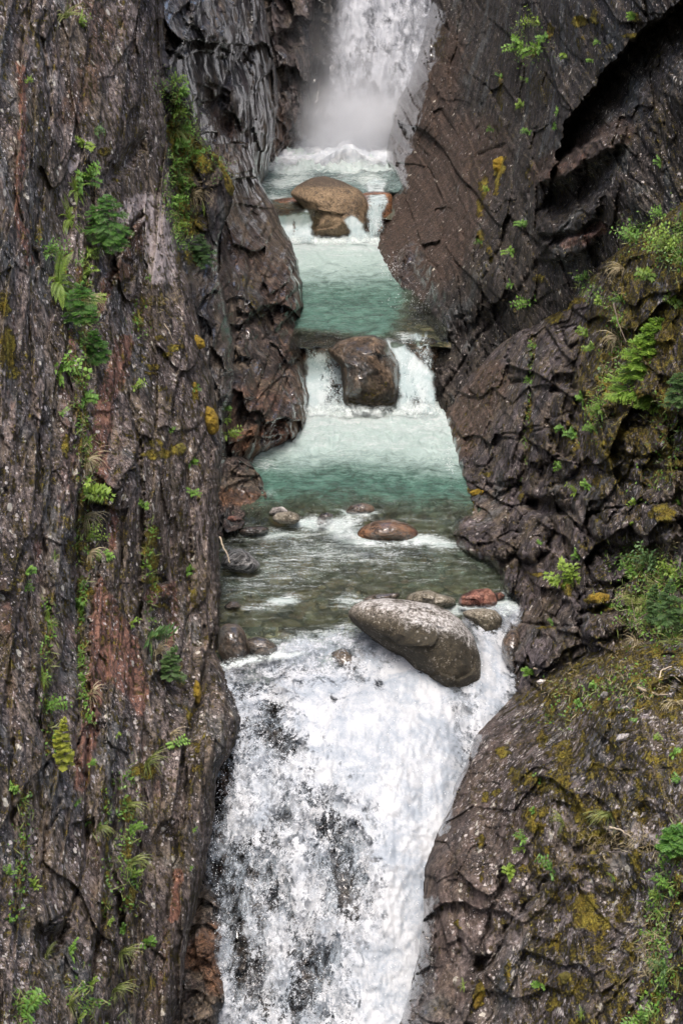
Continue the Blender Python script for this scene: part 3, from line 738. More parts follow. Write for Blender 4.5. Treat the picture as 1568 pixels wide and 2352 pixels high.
for x, y, rx, ry, v in ((1290, 700, 30, 14, .9), (1270, 730, 30, 20, .8), (1320, 690, 30, 10, .9), (1360, 640, 16, 20, .7), (1225, 800, 6, 50, .7), (1215, 980, 6, 90, .75), (1195, 1120, 6, 40, .7), (1080, 1130, 24, 8, 1.), (1078, 1165, 8, 20, 1.), (1120, 1090, 14, 8, .8),
                        (1376, 870, 14, 16, .9), (1350, 920, 14, 40, .8), (1380, 750, 10, 70, .7), (1430, 1000, 50, 14, .8), (1480, 1000, 30, 20, .7), (1400, 1050, 14, 24, .9), (1366, 1100, 12, 30, .8), (1520, 1180, 40, 26, .9), (1370, 1375, 30, 14, 1.1), (1300, 1350, 14, 24, .9),
                        (1380, 1400, 36, 6, 1.), (1440, 640, 60, 60, .55), (1500, 600, 60, 50, .62), (1530, 760, 30, 90, .75), (1450, 900, 30, 60, .5), (1340, 1250, 16, 20, .6), (1250, 1440, 26, 5, 1.), (1233, 1320, 14, 8, .9), (1415, 1212, 30, 10, .5), (1395, 1350, 40, 16, .6), (1300, 1510, 20, 40, .5),
                        (1490, 1350, 70, 90, .62), (1540, 1100, 30, 20, .6)):
    R2.blob('moss', x, y, rx, ry, v, h=.05)
R2.paint('pale', [(1540, 1240), (1560, 1280), (1500, 1330)], 26, .75)
R2.paint('brown', [(1480, 1300), (1540, 1400), (1500, 1460)], 60, .6)
R2.build(M_mid)

# --- lower right dome
R3 = Cliff('lower_right_cliff', 1,
    [(1640, 1436), (1590, 1446), (1530, 1458), (1460, 1462), (1400, 1474), (1350, 1490), (1300, 1512), (1262, 1536), (1220, 1562), (1186, 1588), (1160, 1616), (1120, 1656), (1092, 1690), (1078, 1730), (1066, 1764), (1044, 1800), (1036, 1840), (1018, 1880), (1006, 1910),
     (990, 1950), (976, 1990), (971, 2040), (972, 2100), (966, 2150), (958, 2200), (946, 2256), (930, 2310), (918, 2352), (905, 2400)],
    [(1568, 1450, 40.5), (1400, 1474, 43.5), (1262, 1536, 46), (1186, 1588, 46.6), (1092, 1690, 45.0), (1040, 1810, 43.6), (985, 1960, 42.2), (971, 2060, 41.5), (958, 2200, 40.8), (918, 2352, 40), (1200, 1700, 43.2), (1120, 1900, 41.4), (1100, 2150, 39.8), (1080, 2352, 38.8),
     (1300, 1800, 39.6), (1300, 2000, 37.6), (1300, 2300, 35.6), (1450, 1600, 38.8), (1450, 1800, 36.8), (1450, 2000, 35.4), (1450, 2300, 33.4), (1568, 1600, 38), (1568, 1900, 34.8), (1568, 2352, 31.6), (1690, 1900, 33)],
    y0=1440, y1=2410, above=None, round_=(70, 1.5), seed=71, jag=(4, 2.5))
R3.relief(strike=14, amps=(1.1, .38, .20, .10, .05), stretch=1.8, slab=.3, lean=.4)
R3.A['pale'] += np.clip((.30 + .45 * fbm(R3.X / 60., R3.Y / 50., 4, .6, 232)) * smooth(1150, 1300, R3.X), 0, .65)
R3.A['rust'] += np.clip(.08 + .3 * fbm(R3.X / 80., R3.Y / 80., 4, .6, 231), 0, .4)
for p, w, d in (([(1281, 1989), (1221, 2073), (1165, 2133), (1133, 2209), (1113, 2225)], 7, .9), ([(1164, 1993), (1157, 2045), (1130, 2093), (1101, 2213)], 6, .7), ([(1237, 1789), (1245, 1853), (1230, 1940)], 5, .5), ([(1135, 1850), (1110, 1950), (1120, 2030)], 5, .4),
                ([(1416, 1830), (1424, 1900), (1400, 1960)], 4, .5), ([(1300, 1700), (1290, 1800), (1310, 1900)], 4, .4), ([(1440, 2250), (1400, 2300), (1370, 2340)], 6, .8), ([(1481, 2281), (1440, 2330)], 5, .8), ([(1050, 1900), (1030, 2000), (1040, 2120), (1060, 2200)], 6, .4),
                ([(1330, 1772), (1450, 1770), (1540, 1765)], 3, .3), ([(1000, 2150), (985, 2240), (960, 2330)], 5, .5)):
    R3.groove(p, w, d)
R3.step([(1281, 1989), (1221, 2073), (1165, 2133), (1113, 2225), (1060, 2330)], -.8, 110)
R3.step([(1281, 1989), (1340, 1961), (1460, 1949), (1568, 1960)], .7, 90)
R3.step([(1410, 1640), (1380, 1700), (1400, 1760)], .3, 60)
R3.poly([(1148, 1985), (1165, 2000), (1155, 2060), (1130, 2075), (1140, 2030)], -.7, 12)
R3.poly([(1095, 2195), (1135, 2190), (1115, 2235), (1080, 2240)], -.8, 12)
R3.poly([(1380, 1600), (1400, 1570), (1440, 1500), (1500, 1490), (1568, 1500), (1568, 1560), (1480, 1600)], .3, 20)
# the grey water-washed skirt along the fall
R3.paint('brown', [(1120, 1700), (1050, 1900), (1020, 2100), (1060, 2250), (1150, 1950), (1200, 1750)], 85, .62)
R3.paint('wet', [(1088, 1690), (1070, 1750), (1040, 1820), (1014, 1900)], 20, .8)
R3.paint('wet', [(972, 2080), (966, 2160), (970, 2260), (940, 2352)], 34, .9)
R3.A['lichen'] = .9 + .2 * fbm(R3.X / 80., R3.Y / 80., 3, .5, 15) + .5 * smooth(1180, 1330, R3.X) * smooth(2330, 2000, R3.Y)
R3.A['lichen'] *= smooth(1000, 1120, R3.X)
R3.paint('lichen', [(1270, 1560), (1400, 1590), (1500, 1640), (1350, 1680), (1300, 1650)], 60, 1.1)
R3.A['moss'] = np.maximum(R3.A['moss'], .14 + .60 * fbm(R3.X / 45., R3.Y / 45., 4, .6, 8) + .40 * smooth(1100, 1260, R3.X) + .10 * smooth(1700, 1560, R3.Y))
R3.paint('moss', [(1200, 1600), (1280, 1540), (1350, 1505), (1440, 1500)], 34, .66)
R3.paint('moss', [(1300, 1720), (1290, 1800), (1330, 1860), (1350, 1930)], 22, .82)
R3.paint('moss', [(1180, 1780), (1240, 1800), (1290, 1800)], 22, .75)
R3.paint('moss', [(1110, 2230), (1160, 2290)], 2, .1)
for x, y, rx, ry, v in ((1155, 1728, 22, 12, 1.1), (1245, 1700, 14, 30, .8), (1290, 1730, 18, 30, .8), (1115, 1828, 12, 12, 1.), (1140, 1822, 14, 10, .9), (1215, 1870, 22, 26, .9), (1230, 1900, 26, 20, 1.), (1355, 1920, 40, 24, .9), (1195, 1995, 12, 10, 1.), (1340, 2090, 34, 52, .95), (1370, 2120, 40, 24, .9),
                        (1105, 1930, 8, 20, .9), (1105, 2010, 6, 22, .8), (1295, 2245, 24, 14, 1.), (1270, 2310, 26, 14, .9), (1100, 2285, 14, 34, 1.1), (1165, 2230, 10, 30, .9), (1400, 1640, 60, 12, .7), (1360, 1620, 30, 14, .8), (1500, 1620, 50, 16, .7), (1400, 1870, 40, 12, .9), (1420, 1770, 60, 14, .6),
                        (1370, 1760, 20, 10, .9), (1050, 2120, 6, 14, .9), (1250, 2180, 50, 10, .6), (1540, 1980, 40, 30, .6), (1540, 2060, 50, 40, .6), (1500, 2150, 40, 60, .6), (1400, 2040, 60, 14, .7), (1260, 1630, 20, 22, .8), (1480, 2350, 70, 20, .6)):
    R3.blob('moss', x, y, rx, ry, v, h=.05)
R3.paint('pale', [(1330, 1700), (1350, 1760)], 14, .5)
R3.paint('pale', [(1260, 1860), (1290, 1920), (1310, 1960)], 18, .5)
R3.paint('pale', [(1350, 1900), (1560, 1930), (1560, 1960), (1400, 1950)], 14, .6)
R3.paint('pale', [(1350, 1580), (1450, 1620), (1380, 1680)], 40, .42)
R3.paint('pale', [(1460, 2100), (1500, 2200), (1450, 2300)], 16, .6)
R3.paint('pale', [(1225, 2180), (1290, 2150), (1340, 2140)], 26, .35)
R3.paint('pale', [(1210, 1740), (1240, 1770)], 16, .5)
R3.build(M_dome)

# --- wet rock at the foot of the left wall beside the lower fall
L6 = Cliff('rock_by_lower_fall', -1,
    [(470, 2000), (488, 2040), (505, 2080), (514, 2120), (512, 2180), (510, 2230), (518, 2280), (512, 2320), (500, 2352), (490, 2400)],
    [(400, 2000, 46), (505, 2100, 45.0), (515, 2280, 43.8), (400, 2352, 43.2), (500, 2390, 43.0), (460, 2200, 44.2), (480, 2010, 46)],
    y0=2000, y1=2410, above=None, round_=(34, 1.4), xfar=380, seed=81)
L6.relief(strike=-4, amps=(.6, .5, .35, .2, .06), stretch=1.6)
L6.paint('brown', [(440, 2200), (490, 2150), (500, 2260)], 40, .7)
L6.paint('pale', [(480, 2100), (500, 2140)], 20, .3)
L6.A['wet'] += .2
L6.build(M_tower)

# --- rock face behind the lower fall
fall_d = rbf([(505, 1500, 48.9), (640, 1470, 49.3), (800, 1440, 49.5), (1000, 1440, 49.5), (1180, 1380, 51.2), (1180, 1600, 48.6), (1000, 1600, 47.8), (760, 1600, 47.6), (540, 1600, 47.8), (540, 1800, 46.5), (760, 1850, 46.0), (1000, 1850, 46.1),
              (500, 2100, 45.6), (760, 2100, 45.1), (960, 2100, 45.0), (480, 2352, 44.9), (760, 2352, 44.2), (930, 2352, 44.1), (1160, 1800, 47.5)])
LF = Cliff('rock_face_under_falls', -1, [(1230, 1430), (1230, 2420)], [(430, 1440, 51), (430, 2400, 46), (1230, 1440, 51), (1230, 2400, 46), (800, 1900, 47)],
    y0=1440, y1=2410, above=None, round_=(5, 0), xfar=420, seed=85, jag=(0, 0), step=3)
LF.D = fall_d(LF.X, LF.Y) + .75 + .5 * smooth(1500, 1440, LF.Y) + .6 * smooth(560, 500, LF.X)
LF.relief(strike=0, amps=(.3, .45, .3, .15, .06), stretch=1.2)
LF.A['wet'] += .4
LF.paint('brown', [(520, 1780), (515, 1900), (520, 2000)], 16, .8)
LF.build(M_bed)

# ================================================================ boulders and ledges
def rock_blob(name, pts, d, thick, mat, seed=0, rough=.12, n=90, power=1.0, attrs=None, flat=.0, down=0., facet=.8):
    """closed rock whose outline in the view is pts, thick metres deep on either side of distance d"""
    P = np.array(pts, float)
    cx, cy = P[:, 0].mean(), P[:, 1].mean()
    area = 0; ax = ay = 0
    for (x0, y0), (x1, y1) in zip(P, np.roll(P, -1, 0)):
        c = x0 * y1 - x1 * y0; area += c; ax += (x0 + x1) * c; ay += (y0 + y1) * c
    cx, cy = ax / (3 * area), ay / (3 * area)
    th = np.linspace(0, 2 * np.pi, 2 * n, endpoint=False)
    # ray against the outline for each angle
    r = np.zeros(len(th))
    for k, t in enumerate(th):
        dx, dy = math.cos(t), math.sin(t); best = 0
        for (x0, y0), (x1, y1) in zip(P, np.roll(P, -1, 0)):
            ex, ey = x1 - x0, y1 - y0
            den = dx * ey - dy * ex
            if abs(den) < 1e-9: continue
            s_ = ((x0 - cx) * ey - (y0 - cy) * ex) / den
            u_ = ((x0 - cx) * dy - (y0 - cy) * dx) / den
            if s_ > 0 and -1e-6 <= u_ <= 1 + 1e-6: best = max(best, s_)
        r[k] = best
    ker = np.array([1, 2, 3, 2, 1.]) / 9
    r = np.convolve(np.concatenate([r[-2:], r, r[:2]]), ker, 'valid')
    ph = np.linspace(0, np.pi, n)
    PH, TH = np.meshgrid(ph, th, indexing='ij')
    sp = np.sin(PH) ** power
    X = cx + r[None] * sp * np.cos(TH); Y = cy + r[None] * sp * np.sin(TH)
    m = d / FPX
    px, py = (X - cx) * m, (Y - cy) * m
    sz = max(np.ptp(P[:, 0]), np.ptp(P[:, 1])) * m
    z = -np.sign(np.cos(PH)) * np.abs(np.cos(PH)) ** (1 - flat) * thick
    hsc = sz * .5
    # relief that depends on all three directions
    g = fbm(px / (hsc * .7) + z * .5, py / (hsc * .7) - z * .4, 4, .55, seed)
    f, e = facets(px / (hsc * .62) + z * .3 / hsc + fbm(px / hsc, py / hsc, 2, .5, seed + 9) * .4, py / (hsc * .5) + 5, seed + 1)
    f2, e2 = facets(px / (hsc * .22) + z / hsc, py / (hsc * .22) + 5, seed + 2)
    fi = fbm(px / .12 + z * 3, py / .12, 3, .6, seed + 3)
    h = (g * .9 + f * facet + f2 * facet * .2) * rough * sz * 1.3 + fi * .02
    D = d + z - h * np.cos(PH)
    # keep the outline but nibble at it
    X = cx + (X - cx) * (1 + fbm(TH * 3, PH * 2, 3, .6, seed + 4) * rough * .25)
    V = unproj(X, Y, D)
    if down: V[..., 2] -= down * smooth(0, np.abs(P[:, 1] - cy).max() , Y - cy) * .0
    nr, nc = X.shape
    i = np.arange(nr * nc).reshape(nr, nc)
    a, b = i[:-1], np.roll(i, -1, 1)[:-1]; c_, e_ = np.roll(i, -1, 1)[1:], i[1:]
    F = np.stack([a.ravel(), b.ravel(), c_.ravel(), e_.ravel()], -1)
    A = {}
    if attrs:
        for k, fn in attrs.items(): A[k] = fn(X, Y) if callable(fn) else np.full(X.shape, float(fn))
    o = mesh_from(name, V.reshape(-1, 3), F, mat, attrs=A, smooth_=True)
    BLOBS.append((P, d, thick, cx, cy, r, th))
    return o
BLOBS = []

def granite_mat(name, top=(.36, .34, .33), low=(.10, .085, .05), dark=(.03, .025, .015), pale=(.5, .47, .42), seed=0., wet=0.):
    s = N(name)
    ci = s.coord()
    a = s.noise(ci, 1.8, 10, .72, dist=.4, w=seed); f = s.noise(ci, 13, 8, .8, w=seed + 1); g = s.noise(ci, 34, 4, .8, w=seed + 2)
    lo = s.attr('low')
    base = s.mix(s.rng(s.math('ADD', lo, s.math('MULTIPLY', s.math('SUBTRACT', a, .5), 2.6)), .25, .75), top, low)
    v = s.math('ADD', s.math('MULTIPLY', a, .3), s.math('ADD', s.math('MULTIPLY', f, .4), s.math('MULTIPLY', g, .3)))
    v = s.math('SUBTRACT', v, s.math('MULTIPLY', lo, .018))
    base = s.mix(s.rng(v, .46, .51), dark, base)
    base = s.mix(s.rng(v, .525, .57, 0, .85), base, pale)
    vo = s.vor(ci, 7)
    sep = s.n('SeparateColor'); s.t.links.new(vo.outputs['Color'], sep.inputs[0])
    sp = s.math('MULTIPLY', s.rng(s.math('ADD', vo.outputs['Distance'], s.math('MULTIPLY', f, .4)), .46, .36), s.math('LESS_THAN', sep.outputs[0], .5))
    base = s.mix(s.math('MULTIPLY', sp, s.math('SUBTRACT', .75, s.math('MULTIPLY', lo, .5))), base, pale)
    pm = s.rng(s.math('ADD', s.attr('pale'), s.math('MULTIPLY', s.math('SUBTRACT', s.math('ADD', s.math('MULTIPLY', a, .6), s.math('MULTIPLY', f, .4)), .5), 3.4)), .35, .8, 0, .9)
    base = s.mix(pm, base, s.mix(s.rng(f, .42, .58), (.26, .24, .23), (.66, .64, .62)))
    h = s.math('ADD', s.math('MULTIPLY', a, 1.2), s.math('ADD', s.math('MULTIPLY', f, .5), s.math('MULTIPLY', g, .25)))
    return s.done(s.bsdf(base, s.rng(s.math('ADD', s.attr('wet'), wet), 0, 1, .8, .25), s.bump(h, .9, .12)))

M_gran = granite_mat('granite_speckled', top=(.22, .19, .16), low=(.055, .042, .022))
M_gran2 = granite_mat('granite_mossy', top=(.22, .19, .14), low=(.09, .075, .045), seed=3.)
M_tan = granite_mat('granite_tan_wet', top=(.24, .165, .095), low=(.11, .078, .052), dark=(.06, .043, .03), pale=(.34, .25, .16), seed=5., wet=.3)
M_bould = rock_mat('rock_wet_boulder', strike=30, seed=12.1, dark=(.016, .011, .007), mid=(.085, .058, .038), light=(.34, .26, .20), wetbase=.25, streak=.3, stretch=.5, brown=(.12, .08, .03))
M_redr = rock_mat('rock_red_jasper', strike=0, seed=13.1, dark=(.06, .02, .015), mid=(.17, .078, .055), light=(.40, .25, .19), wetbase=.2, streak=.3, stretch=.5, tan=(.25, .1, .06))
M_greyslab = rock_mat('rock_grey_streaked', strike=-50, seed=14.1, dark=(.06, .06, .06), mid=(.20, .195, .19), light=(.46, .45, .44), wetbase=.05, streak=1.2, stretch=.2, tan=(.16, .15, .14))
M_strm = rock_mat('rock_stream_brown', strike=80, seed=15.1, dark=(.02, .014, .010), mid=(.085, .058, .042), light=(.26, .20, .16), wetbase=.5, streak=.5, brown=(.16, .07, .03))
M_paler = rock_mat('rock_pale', strike=0, seed=16.1, dark=(.16, .14, .13), mid=(.36, .33, .31), light=(.62, .6, .57), wetbase=-.2, streak=.3, stretch=.7, tan=(.3, .26, .22))

o = rock_blob('boulder', [(795, 1411), (806, 1394), (830, 1380), (884, 1374), (930, 1378), (999, 1388), (1032, 1404), (1059, 1425), (1087, 1462), (1100, 1503), (1107, 1563), (1082, 1588), (1041, 1612), (1014, 1590), (985, 1566), (950, 1545), (925, 1512), (884, 1490), (850, 1462), (815, 1436)],
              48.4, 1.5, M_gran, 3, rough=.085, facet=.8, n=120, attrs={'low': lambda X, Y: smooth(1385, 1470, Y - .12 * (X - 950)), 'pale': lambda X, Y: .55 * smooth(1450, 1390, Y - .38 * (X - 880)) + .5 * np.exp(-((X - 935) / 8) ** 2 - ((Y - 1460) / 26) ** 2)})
tag(o, 'big rounded speckled grey boulder perched on the lip of the lower waterfall', 'boulder')
o = rock_blob('boulder', [(1058, 1407), (1075, 1400), (1110, 1397), (1138, 1402), (1153, 1420), (1150, 1446), (1134, 1464), (1118, 1473), (1100, 1452), (1080, 1432)],
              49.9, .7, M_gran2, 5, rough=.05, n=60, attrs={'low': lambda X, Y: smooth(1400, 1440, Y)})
tag(o, 'smaller olive speckled boulder wedged between the big boulder and the right cliff', 'boulder')
o = rock_blob('boulder', [(751, 802), (776, 784), (816, 773), (859, 769), (888, 784), (898, 809), (913, 830), (917, 870), (915, 910), (911, 934), (866, 941), (823, 938), (790, 930), (787, 888), (781, 838), (760, 818)],
              67.2, 1.5, M_bould, 7, rough=.11, n=90, attrs={'moss': lambda X, Y: .42 * smooth(850, 900, Y), 'wet': .2, 'brown': .3, 'pale': lambda X, Y: .3 * smooth(860, 800, Y)})
tag(o, 'squarish wet brown boulder splitting the middle cascade in two', 'boulder')
o = rock_blob('boulder', [(664, 446), (682, 426), (716, 408), (746, 404), (786, 416), (826, 436), (842, 458), (846, 484), (842, 520), (820, 548), (776, 552), (740, 548), (714, 550), (711, 518), (706, 490), (690, 468)],
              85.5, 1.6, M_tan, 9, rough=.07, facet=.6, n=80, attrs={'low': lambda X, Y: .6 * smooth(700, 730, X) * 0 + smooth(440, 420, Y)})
tag(o, 'smooth tan boulder in the upper cascade below the tall misty waterfall', 'boulder')
o = rock_blob('boulder', [(1050, 1386), (1058, 1368), (1088, 1354), (1122, 1351), (1136, 1364), (1142, 1384), (1132, 1398), (1100, 1396), (1064, 1396)],
              50.6, .5, M_redr, 12, rough=.13, n=50, attrs={'pale': lambda X, Y: .55 * smooth(1072, 1056, X)})
tag(o, 'brick red angular boulder behind the big speckled boulder', 'boulder')
o = rock_blob('boulder', [(815, 1234), (828, 1212), (858, 1197), (900, 1193), (936, 1202), (962, 1222), (956, 1242), (900, 1248), (850, 1246)],
              56.4, .8, M_strm, 15, rough=.05, facet=.3, n=50, attrs={'brown': .6, 'rust': lambda X, Y: .6 * smooth(920, 950, X)})
tag(o, 'low smooth reddish brown boulder with water sliding over it in mid stream', 'boulder')
rocks = [
    ([(1132, 1362), (1150, 1360), (1160, 1368), (1152, 1378), (1138, 1380)], M_redr, .25, 'rock', 'little red stone touching the right side of the red boulder'),
    ([(928, 1374), (950, 1360), (985, 1355), (1012, 1366), (1042, 1372), (1050, 1388), (1010, 1398), (940, 1390)], M_gran2, .6, 'rock', 'pale knobbly rock lying just behind the top of the big boulder'),
    ([(826, 1378), (860, 1364), (926, 1361), (908, 1378), (850, 1384)], M_strm, .35, 'rock', 'thin flat wet rock behind the left end of the big boulder'),
    ([(616, 1180), (626, 1166), (648, 1163), (660, 1172), (664, 1184), (640, 1190)], M_paler, .3, 'rock', 'rounded white stone above the riffle at the left bank'),
    ([(622, 1192), (636, 1178), (664, 1174), (684, 1180), (692, 1194), (676, 1204), (640, 1203)], M_gran2, .4, 'rock', 'mottled brown stone just in front of the white stone'),
    ([(513, 1192), (524, 1185), (548, 1186), (560, 1193), (540, 1199), (518, 1198)], M_redr, .2, 'rock', 'small flat orange stone by the left bank'),
    ([(790, 1178), (806, 1160), (834, 1155), (858, 1162), (860, 1176), (840, 1182), (806, 1184)], M_strm, .35, 'rock', 'dark wet stone with a white wave breaking over it, mid stream'),
    ([(724, 1196), (736, 1180), (752, 1176), (768, 1184), (760, 1194), (740, 1200)], M_strm, .25, 'rock', 'small dark stone between the white stone and the wave'),
    ([(726, 1200), (740, 1194), (754, 1198), (748, 1206), (732, 1207)], M_redr, .15, 'rock', 'tiny red stone in the riffle'),
    ([(545, 1222), (566, 1210), (600, 1208), (622, 1214), (606, 1228), (570, 1232)], M_strm, .35, 'rock', 'grey brown stone at the left bank, in front of the orange stone'),
    ([(506, 1300), (512, 1276), (534, 1262), (556, 1259), (574, 1272), (600, 1298), (590, 1312), (576, 1319), (530, 1312)], M_greyslab, .7, 'rock', 'streaked pale grey rock in the water against the left cliff'),
    ([(500, 1500), (502, 1446), (516, 1432), (546, 1432), (560, 1448), (572, 1478), (574, 1500), (550, 1522), (516, 1524)], M_bould, .6, 'rock', 'dark brown block at the left end of the waterfall lip'),
    ([(560, 1470), (590, 1462), (612, 1466), (640, 1486), (630, 1512), (600, 1512), (570, 1500)], M_strm, .5, 'rock', 'low wet stone beside the dark block on the lip'),
    ([(514, 1392), (530, 1380), (548, 1382), (556, 1394), (540, 1402), (518, 1402)], M_strm, .3, 'rock', 'small brown stone upstream of the dark block'),
    ([(1152, 1470), (1166, 1450), (1184, 1440), (1196, 1460), (1190, 1510), (1186, 1560), (1160, 1530), (1150, 1500)], M_strm, .7, 'rock', 'dark wet stone at the foot of the right cliff beside the side chute'),
    ([(758, 1500), (790, 1486), (816, 1510), (830, 1560), (820, 1585), (800, 1545), (770, 1530)], M_strm, .5, 'rock', 'brown rock showing through the top of the lower fall'),
    ([(842, 1566), (858, 1548), (884, 1550), (902, 1572), (898, 1592), (870, 1588)], M_strm, .4, 'rock', 'orange brown stone poking out of the lower fall under the big boulder'),
    ([(750, 1602), (760, 1590), (776, 1598), (780, 1612), (766, 1622), (754, 1616)], M_strm, .5, 'rock', 'smallest brown stone poking out of the lower fall'),
    ([(1412, 1700), (1420, 1686), (1448, 1684), (1449, 1694), (1436, 1702), (1416, 1704)], M_paler, .16, 'rock', 'loose pale pinkish stone lying on the mossy right slope'),
    ([(1376, 1598), (1384, 1588), (1396, 1590), (1398, 1600), (1386, 1606)], M_paler, .1, 'rock', 'small pale stone among moss on top of the right slope'),
    ([(1230, 1566), (1240, 1560), (1254, 1562), (1256, 1570), (1240, 1574)], M_paler, .1, 'rock', 'small buff stone near the upper left edge of the mossy slope'),
]
for k, (pts, mat, th_, nm, lab) in enumerate(rocks):
    yb = max(p[1] for p in pts); xm = sum(p[0] for p in pts) / len(pts); ym = sum(p[1] for p in pts) / len(pts)
    if 'slope' in lab: d = float(front([xm], [ym])[0]) - th_ * .3
    elif yb < 1210: d = float(plane_d(yb, .3)) + .2
    elif yb < 1480: d = float(plane_d(yb, 0.)) + .1
    elif 'fall' in lab and 'lip' not in lab: d = float(fall_d(np.array([xm]), np.array([ym]))[0]) + .25
    else: d = 48.3
    if 'foot of the right' in lab: d = 48.9
    o = rock_blob(nm, pts, d, th_, mat, 20 + k, rough=.10, n=40, attrs={'wet': .25, 'brown': .2, 'lichen': 0.})
    tag(o, lab, 'rock')
# rock bars that carry the cascades
o = rock_blob('stream_ledge', [(690, 792), (720, 776), (800, 766), (880, 766), (930, 772), (1000, 776), (1012, 800), (1012, 960), (850, 970), (690, 960)], 69.0, 1.1, M_strm, 50, rough=.03, attrs={'brown': .5, 'wet': .4, 'moss': 0.}); struct(o)
o = rock_blob('stream_ledge', [(590, 470), (640, 456), (700, 452), (760, 480), (840, 440), (900, 440), (900, 560), (700, 575), (600, 560)], 86.9, 1.0, M_strm, 51, rough=.03, attrs={'brown': .8}); struct(o)

# ================================================================ water
def pool_mat(name, seed=0., green=(.075, .155, .12), clear=(.80, .84, .74), mint=(.47, .585, .55)):
    s = N(name)
    ci = s.coord()
    w1 = s.noise(s.coord((1, .6, 1)), 1.5, 8, .62, dist=1.2, w=seed); w2 = s.noise(s.coord((1, .5, 1)), 6, 8, .7, dist=1.5, w=seed + 1)
    w3 = s.noise(s.coord((1, .6, 1)), 18, 5, .7, dist=1., w=seed + 2)
    h = s.math('ADD', s.math('MULTIPLY', w1, 1.), s.math('ADD', s.math('MULTIPLY', w2, .55), s.math('MULTIPLY', w3, .16)))
    nb = s.bump(h, 1., .32)
    fo = s.attr('foam'); dp = s.attr('deep'); mk = s.attr('milk')  # foam cover, which also carries painted glints on the front pool
    fs = s.noise(s.coord((.30, 1.1, 1)), 4.5, 12, .78, dist=1.4, w=seed + 3)
    fv = s.rng(s.math('ADD', s.math('MULTIPLY', fs, .7), s.math('MULTIPLY', w3, .3)), .32, .68, 0, 1, False)
    one = s.math('SUBTRACT', 1, fo)
    fm = s.rng(s.math('SUBTRACT', fv, one), -.20, .42, 0, 1)
    gl = s.n('BsdfGlossy'); s.set(gl.inputs['Color'], (.95, .97, 1, 1)); gl.inputs['Roughness'].default_value = .07; s.set(gl.inputs['Normal'], nb)
    tr = s.n('BsdfTransparent'); s.set(tr.inputs['Color'], clear)
    green_ = s.mix(s.rng(s.math('ADD', dp, s.math('MULTIPLY', s.math('SUBTRACT', w1, .5), .8)), .2, 1.0), (.105, .118, .072), green)
    gsc = s.n('HueSaturation'); s.set(gsc.inputs['Color'], green_); s.set(gsc.inputs['Value'], s.rng(s.math('ADD', s.math('MULTIPLY', w1, .4), s.math('MULTIPLY', fs, .6)), .40, .60, .55, 1.6)); gcol = gsc.outputs[0]
    _u = s.mix(s.rng(s.math('ADD', s.math('MULTIPLY', w1, .4), s.math('MULTIPLY', fs, .6)), .40, .60), [g * .45 for g in green], [g * 1.7 for g in green])
    mm = s.rng(s.math('ADD', mk, s.math('MULTIPLY', s.math('SUBTRACT', s.math('ADD', s.math('MULTIPLY', w1, .5), s.math('MULTIPLY', fs, .5)), .5), 1.8)), .05, .95)
    df = s.n('BsdfDiffuse'); s.set(df.inputs['Color'], s.mix(mm, gcol, mint)); s.set(df.inputs['Normal'], nb)
    body = s.mixsh(s.rng(s.math('ADD', s.math('MAXIMUM', dp, mk), s.math('MULTIPLY', s.math('SUBTRACT', w1, .5), .6)), 0, 1), tr.outputs[0], df.outputs[0])
    fr = s.n('Fresnel'); fr.inputs['IOR'].default_value = 1.33; s.set(fr.inputs['Normal'], nb)
    wat = s.mixsh(s.math('MULTIPLY', fr.outputs[0], s.rng(mk, 0, 1, .95, .35)), body, gl.outputs[0])
    foam = s.bsdf(s.mix(s.rng(fv, .35, .8), (.44, .53, .51), (.62, .65, .645)), .6, s.bump(s.math('ADD', w2, w3), .8, .12))
    return s.done(s.mixsh(fm, wat, foam))

def water_sheet(name, xs, ys, dfun, mat, attrs, wave=.0, step=2.6, seed=0):
    X, Y = np.meshgrid(np.arange(xs[0], xs[1], step), np.arange(ys[0], ys[1], step))
    D = dfun(X, Y)
    V = unproj(X, Y, D)
    if wave: V[..., 2] += wave * (1 + 2.2 * np.clip(attrs['milk'](X, Y), 0, 1)) * (fbm(V[..., 0] / 1.1, V[..., 1] / 2.2, 4, .6, seed) + .5 * fbm(V[..., 0] / .35, V[..., 1] / .8, 3, .6, seed + 5))
    A = {k: f(X, Y) for k, f in attrs.items()}
    return struct(mesh_from(name, V.reshape(-1, 3), grid_faces(*X.shape), mat, attrs=A, smooth_=True))
def gs(X, Y, x, y, rx, ry, v=1.): return v * np.exp(-((X - x) / rx) ** 2 - ((Y - y) / ry) ** 2)

